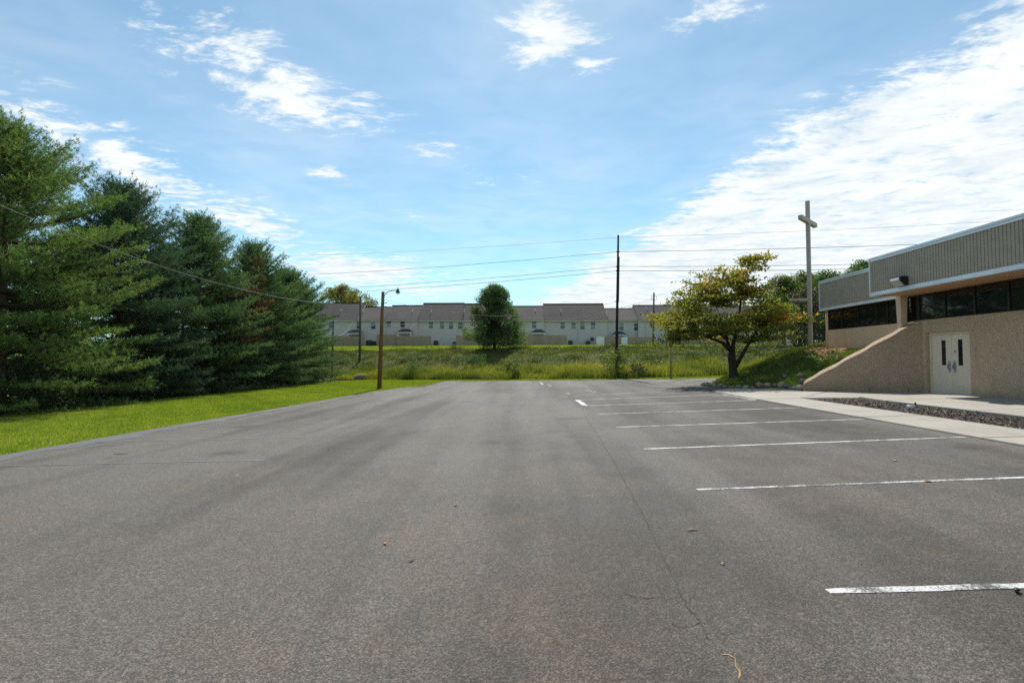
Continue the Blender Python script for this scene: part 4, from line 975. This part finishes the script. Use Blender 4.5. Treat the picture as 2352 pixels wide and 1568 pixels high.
# ------------------------------------------------------------------ dogwood
def dogwood():
    rng = np.random.default_rng(77); bx, by = 10.54, 26.1; bz = max(SLOPE*bx, float(hill(bx, by)))
    t = thing('dogwood_tree', 'spreading dogwood turning olive and rust, on the stone edged bed', 'tree', (bx, by, bz-.03))
    B = Vector((bx, by, bz)); m = MB()
    fk = B+Vector((-.05, 0, 1.25))
    m.tube([B-Vector((0,0,.2)), B+Vector((0,0,.06)), B+Vector((-.03,0,.5)), fk+Vector((-.06,0,.05))], [.33,.24,.20,.18], 12)
    fr = B+Vector((.16, -.02, .85))
    limbs = [[B+Vector((-.02,0,.9)), fk+Vector((-.14,.05,.35)), fk+Vector((-.35,.1,1.1)), fk+Vector((-.7,.2,2.4))],
             [B+Vector((0,0,1.0)), fk+Vector((.10,.15,.4)), fk+Vector((.38,.3,1.2)), fk+Vector((.65,.3,3.0)), fk+Vector((1.0,.2,4.6))],
             [fr+Vector((-.1,0,-.35)), fr+Vector((.18,-.1,.2)), fr+Vector((.55,-.2,.9)), fr+Vector((1.0,-.3,1.7)), fr+Vector((2.0,-.2,2.4))],
             [fk+Vector((-.1,0,.15)), fk+Vector((-.6,-.25,.55)), fk+Vector((-1.4,-.5,.8)), fk+Vector((-2.4,-.6,.9))],
             [fk+Vector((-.2,.05,.7)), fk+Vector((-.9,.5,1.5)), fk+Vector((-1.7,.9,2.1))]]
    for L in limbs: m.tube(L, [.12*(1-.8*k/(len(L)-1)) for k in range(len(L))], 9)
    mk('trunk', m, M['bark'], t, True)
    nodes = [p for L in limbs for p in L[2:]]+[limbs[0][-1].lerp(limbs[1][-1], .5)]
    tiers = [(2.05, 6.5, 8.2, 3), (2.5, 6.5, 13.9, 11), (3.0, 6.2, 14.2, 17), (3.55, 6.1, 14.2, 20), (4.05, 6.6, 13.8, 17), (4.6, 7.0, 13.2, 15), (5.1, 7.2, 12.6, 12), (5.6, 7.6, 12.1, 10), (6.1, 8.7, 11.7, 6), (6.5, 10.6, 12.2, 3), (6.95, 11.0, 12.4, 2), (7.3, 11.2, 11.8, 1)]
    C = []; T = []; tw = MB()
    for z, x0, x1, n in tiers:
        z = 2.0+(z-2.0)*.90
        cx, rx = (x0+x1)/2, (x1-x0)/2
        for k in range(n):
            a_ = 2*pi*(k+rng.uniform(-.3, .3))/n; q = rng.uniform(.62, 1.0) if k % 4 else rng.uniform(.2, .6)
            e = Vector((cx+cos(a_)*rx*q, by+sin(a_)*rx*.80*q, z+rng.normal(0, .10)+bz-.30-.22*q**2))
            nd = min(nodes, key=lambda p: (p-e).length+max(0, p.z-e.z)*1.5)
            mid = nd.lerp(e, .55)+Vector((0, 0, .12)); tw.tube([nd, mid, e], [.036, .020, .008], 4)
            mu = np.clip(.40+.15*rng.normal()+.13*(z-4)/2.5, .08, .92)
            ln = (e-nd).length
            for s in np.linspace(max(.3, 1-1.7/ln), 1.0, 6):
                c = nd.lerp(mid, s*2) if s < .5 else mid.lerp(e, (s-.5)*2)
                for _ in range(4):
                    cc = np.array(c)+np.array([rng.normal(0, .30), rng.normal(0, .30), rng.uniform(-.06, .10)]); n_ = int(rng.uniform(6, 12))
                    C.append(cc+rng.normal(0, 1, (n_, 3))*np.array([.17, .17, .045])); T.append(np.clip(rng.normal(mu, .14, n_), 0, 1))
    mk('branches', tw, M['bark'], t)
    C = np.concatenate(C); T = np.concatenate(T)
    V, Fq, TT = leafquads(C, .145, rng, T, .9, .64); npmesh('crown', V, Fq, M['dogwood'], t, TT)
dogwood()

# ------------------------------------------------------------------ other trees
def cone_crown(cx, cy, z0, z1, prof, n, rng, r=(.5, .95), fill=.5):
    cs, rs, tm = [], [], []
    for k in range(n):
        h = rng.random()**1.0; w = np.interp(h, [p[0] for p in prof], [p[1] for p in prof]); a_ = rng.uniform(0, 2*pi); q = w*(1-fill*rng.random()**1.6); rr = rng.uniform(*r)
        cs.append((cx+cos(a_)*q, cy+sin(a_)*q, z0+(z1-z0)*h)); rs.append((rr, rr, rr*.8)); tm.append(np.clip(rng.normal(.5, .18), 0, 1))
    return cs, rs, tm
rng = np.random.default_rng(90)
b = aty(1135, 806, 60); b.z = gz(b.x, 60)
cs, rs, tm = cone_crown(b.x, 60, b.z+.35, b.z+7.5, [(0,3.1),(.2,3.8),(.45,3.2),(.7,2.2),(.88,1.3),(1,.3)], 230, rng, (.45, .85), .9)
broad_tree('round dark green tree on the bank crest in front of the townhouses', b, 1.6, cs, rs, 430, .16, 'mapleleaf', 91, .16, tint=tm)
b = aty(790, 700, 126); b.z = 4.3
cs, rs, tm = cone_crown(b.x, 126, 8, 19.6, [(0,9),(.5,9),(.8,7),(1,3.5)], 150, rng, (1.0, 2.0), .8)
broad_tree('yellowing tree rising behind the leftmost townhouse roof', b, 6, cs, rs, 90, .36, 'yellowleaf', 92, .3, tint=tm)
b = aty(850, 705, 124); b.z = 4.3
cs, rs, tm = cone_crown(b.x, 124, 8, 16.3, [(0,4),(.6,3.5),(1,1)], 40, rng, (.8, 1.6), .6)
broad_tree('smaller yellow green tree behind the roof left of the lamp pole', b, 5, cs, rs, 60, .36, 'yellowleaf', 93, .25, tint=[t_*.7 for t_ in tm])
for u, Y, h, w, lab, mt, sz, sd_ in [(1800, 58, 7.8, 3.4, 'feathery green tree left of the cross, behind the dogwood', 'weedleaf', .2, 94), (1905, 50, 6.9, 3.4, 'dense dark tree between the cross and the church roof', 'mapleleaf', .2, 95),
                                     (1985, 52, 8.2, 4.0, 'tall dark tree rising behind the church roof', 'mapleleaf', .2, 96), (1850, 66, 9.2, 3.6, 'light green tree far behind the cross', 'weedleaf', .22, 98)]:
    b = aty(u, 800, Y); b.z = gz(b.x, Y)
    cs, rs, tm = cone_crown(b.x, Y, b.z+1.2, b.z+h, [(0,w*.8),(.35,w),(.7,w*.75),(.9,w*.45),(1,.4)], 150, rng, (.55, 1.1), .85)
    broad_tree(lab, b, 2.5, cs, rs, 230, sz, mt, sd_, .18, tint=tm, group='trees beyond the church')
for u, Y, h, w, lab, sd_ in [(1836, 40, 5.6, 2.2, 'crape myrtle with faded pink bloom left of the cross', 101), (1880, 38, 6.0, 2.1, 'crape myrtle with faded pink bloom right of the cross', 102)]:
    b = aty(u, 800, Y); b.z = gz(b.x, Y)
    cs, rs, tm = cone_crown(b.x, Y, b.z+1.3, b.z+h, [(0,w*.8),(.5,w),(1,w*.6)], 55, rng, (.4, .7))
    broad_tree(lab, b, 1.0, cs, rs, 360, .12, 'shrubleaf', sd_, .06, tint=[t_*.7 for t_ in tm], extra=('pinkbloom', .13, .13), group='crape myrtles by the cross')
# shrubs on the bank
def shrub_at(u, v, Y, w, h, mat, lab, sd_, size=.12, tint=.5, dens=420):
    b = aty(u, v, Y); return bush(lab, b.x, Y, w, h, mat, sd_, size, dens, tint=tint)
shrub_at(U4(1372), V4(1235), 50.5, 1.6, 2.0, 'mapleleaf', 'upright dark green shrub alone on the bank right of the lamp pole', 110, .11, .5)
shrub_at(U5(905), 865, 42.0, 1.5, 2.3, 'weedleaf', 'bright green leafy weed in the tall grass below the round tree', 111, .14, .6)
shrub_at(U5(380), 835, 50.0, 2.6, 1.7, 'mapleleaf', 'dark low bush on the bank left below the round tree', 112, .12, .35)
shrub_at(1418, 866, 37.2, 2.2, 2.3, 'weedleaf', 'light green bush around the foot of the tall dark pole', 113, .13, .55)
shrub_at(1455, 868, 36.4, 1.9, 1.5, 'shrubleaf', 'dark green bush just right of the tall dark pole', 114, .11, .6)
shrub_at(U5(120), 800, 63.5, 1.2, .8, 'mapleleaf', 'low dark plant by the stepped fence', 115, .12, .4)
# juniper and azalea mounds behind the wing wall
def mound(x, y, r, lab, sd_, mat='cover'):
    rng = np.random.default_rng(sd_); z = float(hill(x, y)); n = 9
    cs = [(x+rng.uniform(-.6, .6)*r, y+rng.uniform(-.6, .6)*r, z+.18*r+rng.uniform(0, .2)*r) for _ in range(n)]; rs = [(r*.45, r*.45, r*.32)]*n
    broad_tree(lab, (x, y, z-.02), .12, cs, rs, 900, .06, mat, sd_, .02, 'shrub', 'ground_cover_shrub', 'low mounds on the planted slope')
mound(13.0, 21.9, .62, 'rounded yellow green mound next to the bark patch', 120); mound(12.5, 20.6, .55, 'yellow green mound close behind the sloped wall', 121)
mound(14.0, 24.9, .6, 'small bright mound at the foot of the cross', 122); mound(12.7, 23.3, .6, 'yellow green mound below the cross base', 123)
bo_ = aty(U4(720), V4(1115), 55); 
o = bpy.data.objects.new('rock', RM[2]); COL.objects.link(o); o.location = (bo_.x, 55, gz(bo_.x, 55)+.25); o.scale = (1.8, 1.0, 1.0); put(o, 'grey boulder half buried on the bank below the grey pole', 'rock')

# ------------------------------------------------------------------ grasses
def grass(name, X, Y, zf, L, Wd, mat, rng, lean, label, tint, cat='grass'):
    n = len(X); C = np.stack([X, Y, zf(X, Y)], -1); D = unit(np.stack([rng.normal(0, lean, n), rng.normal(0, lean, n), np.ones(n)], -1))
    V, Fq, T = blades(C, D, L, Wd, rng, tint); return npmesh(name, V, Fq, M[mat], tint=T, kind='stuff', label=label, cat=cat)
rng = np.random.default_rng(200)
n = 330000; Y = 8+46*rng.random(n)**1.55; xl = lot_left(Y); wd = np.minimum(12.5, xl+23.5); X = xl+.07-wd*rng.random(n)
L = .045+.035*rng.random(n)+.0006*Y; T = np.clip(rng.normal(.45, .24, n)+.55*(lumps(X, Y, .5)-.5)+.45*(lumps(X, Y, 2.3, 4)-.5), 0, 1); L = L*(.7+.7*np.clip(lumps(X, Y, 1.7, 8), 0, 1))
grass('lawn_grass', X, Y, lambda x, y: terrain(x, y), L, .008+.0009*Y, 'lawn', rng, .55, 'bright mown grass between the lot and the pines', T)
# strip left of the lot's far corner, verge along the far edge
n = 60000; X = rng.uniform(-19, 30, n); yb = np.interp(X, BX, BY); y0 = np.where(X < -7, yb-12, lot_far(np.clip(X, -7, 24))+.02); Y = y0+(yb+.5-y0)*rng.random(n)
k_ = ~((X > 8.5) & (Y < 33.4)); X, Y = X[k_], Y[k_]; n = len(X)
grass('verge_grass', X, Y, lambda x, y: terrain(x, y), .07+.06*rng.random(n), .05, 'lawn', rng, .5, 'short grass verge along the far edge of the lot', np.clip(rng.normal(.4, .2, n), 0, 1))
n = 120000; X = rng.uniform(-22, 34, n); t_ = .03+.36*rng.random(n)**1.3; yb = np.interp(X, BX, BY); Y = yb+t_*17+rng.normal(0, .25, n)
lm = lumps(X, Y, 1.1); h = (.40+.75*rng.random(n))*(.30+1.25*np.clip(lm, 0, 1)**1.3)*np.interp(t_, [0, .1, .4], [.75, 1.0, .55])
T = np.clip(rng.normal(.36, .16, n)+1.0*(lumps(X, Y, .36, 2)-.42)+.25*(lm-.5), 0, 1)
grass('tall_grass', X, Y, lambda x, y: terrain(x, y), h, .030+.02*rng.random(n), 'tall', rng, .28, 'tall yellow green meadow grass along the foot of the bank', T)
n = 90000; X = rng.uniform(-30, 40, n); t_ = .25+.72*rng.random(n); yb = np.interp(X, BX, BY); Y = yb+t_*17
lm = lumps(X, Y, 1.3, 5); h = (.12+.28*rng.random(n))*(.4+.9*np.clip(lm, 0, 1)); T = np.clip(rng.normal(.36, .2, n)+.7*(lumps(X, Y, .4, 7)-.5), 0, 1)
grass('bank_weeds', X, Y, lambda x, y: terrain(x, y), h, .075, 'rough', rng, .55, 'rough brown green weeds covering the bank', T)
n = 60000; X = rng.uniform(-45, 62, n); yb = np.interp(X, BX, BY); Y = yb+16.2+(94-yb-16.2)*rng.random(n)
grass('upper_lawn_grass', X, Y, lambda x, y: terrain(x, y), .10+.08*rng.random(n), .10, 'lawn', rng, .5, 'mown grass on the terrace in front of the townhouses', np.clip(rng.normal(.45, .2, n), 0, 1))
cs, rs, tm = [], [], []
for k in range(300):
    x_ = rng.uniform(-28, 38); t_ = .12+.86*rng.random(); y_ = np.interp(x_, BX, BY)+t_*17; r_ = rng.uniform(.22, .85)
    cs.append((x_, y_, gz(x_, y_)+r_*.3)); rs.append((r_*1.25, r_, r_*.62)); tm.append(np.clip(rng.normal(.4, .25), 0, 1))
C, T = clumps_leaves(cs, rs, 330, .13, rng, tint_mu=tm); V, Fq, TT = leafquads(C, .14, rng, T, .6)
npmesh('bank_clumps', V, Fq, M['bankleaf'], tint=TT, kind='stuff', label='leafy clumps of weeds dotted over the bank', cat='weeds')
# goldenrod tips
n = 5000; X = rng.uniform(-18, 32, n); t_ = .03+.25*rng.random(n); yb = np.interp(X, BX, BY); Y = yb+t_*17; k_ = lumps(X, Y, .45, 9) > .55; X, Y = X[k_], Y[k_]
C = np.stack([X, Y, terrain(X, Y)+.45+.5*rng.random(len(X))], -1); V, Fq, TT = leafquads(C, .09, rng, rng.random(len(X)), .6); npmesh('goldenrod_flowers', V, Fq, M['flower'], tint=TT, kind='stuff', label='small yellow flower tips scattered in the tall grass', cat='flowers')
# slope cover
n = 110000; X = rng.uniform(8.9, 17.5, n); Y = rng.uniform(19.9, 30.5, n); Z = hill(X, Y); k_ = (Z > SLOPE*X+.07) & ~((X > 13.5) & (Y < 23.5)) & (((X-13.6)/1.1)**2+((Y-23.0)/1.7)**2 > 1)
s_ = (X-WA.x)*WN.x+(Y-WA.y)*WN.y; k_ &= s_ < -.34; k_ &= ~((Y < 21.6) & (X < 11.9) & (rng.random(n) < .85))
X, Y = X[k_], Y[k_]; n = len(X)
grass('slope_ground_cover', X, Y, hill, .06+.12*rng.random(n), .02, 'cover', rng, .8, 'dense green ground cover on the slope beside the church', np.clip(rng.normal(.4, .2, n)+.4*(lumps(X, Y, 1.4)-.5), 0, 1), 'ground cover')
# bare clay patch by the last pine
V, Fq = grid(np.linspace(-20.5, -15.5, 30), np.linspace(49, 54, 30), lambda x, y: terrain(x, y)+.06*np.clip(1-((x+18)/2.3)**2-((y-51.6)/1.5)**2, -1.2, 1))
npmesh('dirt_patch', V, Fq, M['dirt'], kind='structure')
# concrete path on the upper right bank
pp = [aty(1690, 811, 46), aty(1740, 806, 47), aty(1800, 802, 48), aty(1850, 799, 49)]
vs = []
for q in range(30):
    t_ = q/29*3; i_ = min(2, int(t_)); c = pp[i_].lerp(pp[i_+1], t_-i_)
    for s in (-.55, .55): vs.append((c.x, c.y+s, gz(c.x, c.y)+.09))
mk('footpath', MB().add(vs, [(2*q, 2*q+1, 2*q+3, 2*q+2) for q in range(29)]), M['concrete'], kind='structure')

# ------------------------------------------------------------------ litter on the asphalt
def twig(u, v, ln, ang, r, mat, label, name='twig', cat='twig'):
    p = lotp(u, v); d = Vector((cos(ang), sin(ang), 0))*ln/2; up = Vector((0, 0, r))
    mk(name, MB().tube([p-d+up, p+Vector((0, .01, r*1.4)), p+d+up+Vector((0, 0, SLOPE*d.x))], [r*.7, r, r*.6], 6), M[mat], smooth=True, label=label, cat=cat, group='litter on the asphalt')
M['straw'] = simple('straw', (.30,.22,.14), (.45,.35,.24), 20, .9); M['drygold'] = simple('dry_leaf', (.28,.17,.07), (.42,.28,.12), 20, .9)
twig(278, 1043, .26, .15, .010, 'straw', 'thin tan stick on the asphalt near the left lawn')
twig(1590, 1219, .10, .2, .007, 'straw', 'short pale stick on the asphalt ahead of the viewer')
twig(2338, 1361, .05, .6, .014, 'black', 'dark crumb beside the nearest painted line', 'pebble', 'pebble')
def leaf(u, v, s, label, mat='drygold'):
    p = lotp(u, v); a_ = rnd.uniform(0, 6); c, s_ = cos(a_)*s, sin(a_)*s; z = p.z+.006
    mk('fallen_leaf', MB().add([(p.x-c,p.y-s_,z),(p.x+s_*.5,p.y-c*.5,z+.012),(p.x+c,p.y+s_,z+.004),(p.x-s_*.5,p.y+c*.5,z+.014)], [(0,1,2,3)]), M[mat], label=label, cat='leaf', group='litter on the asphalt')
leaf(2055, 1058, .05, 'brown leaf between the second and third painted lines'); leaf(2131, 1106, .05, 'brown leaf lying on the faded second line')
leaf(885, 1249, .035, 'tan leaf left of the foreground centre'); leaf(945, 1288, .03, 'tan leaf just nearer than its neighbour left of centre'); leaf(1046, 1161, .035, 'tan leaf in the middle of the lot'); leaf(1660, 1296, .02, 'tiny pale leaf left of the nearest painted line', 'straw')
leaf(755, 1032, .05, 'small dark leaf in the drive lane left of centre', 'crackdark')
print('tris', sum(len(o.data.polygons) for o in bpy.data.objects if o.type == 'MESH'))
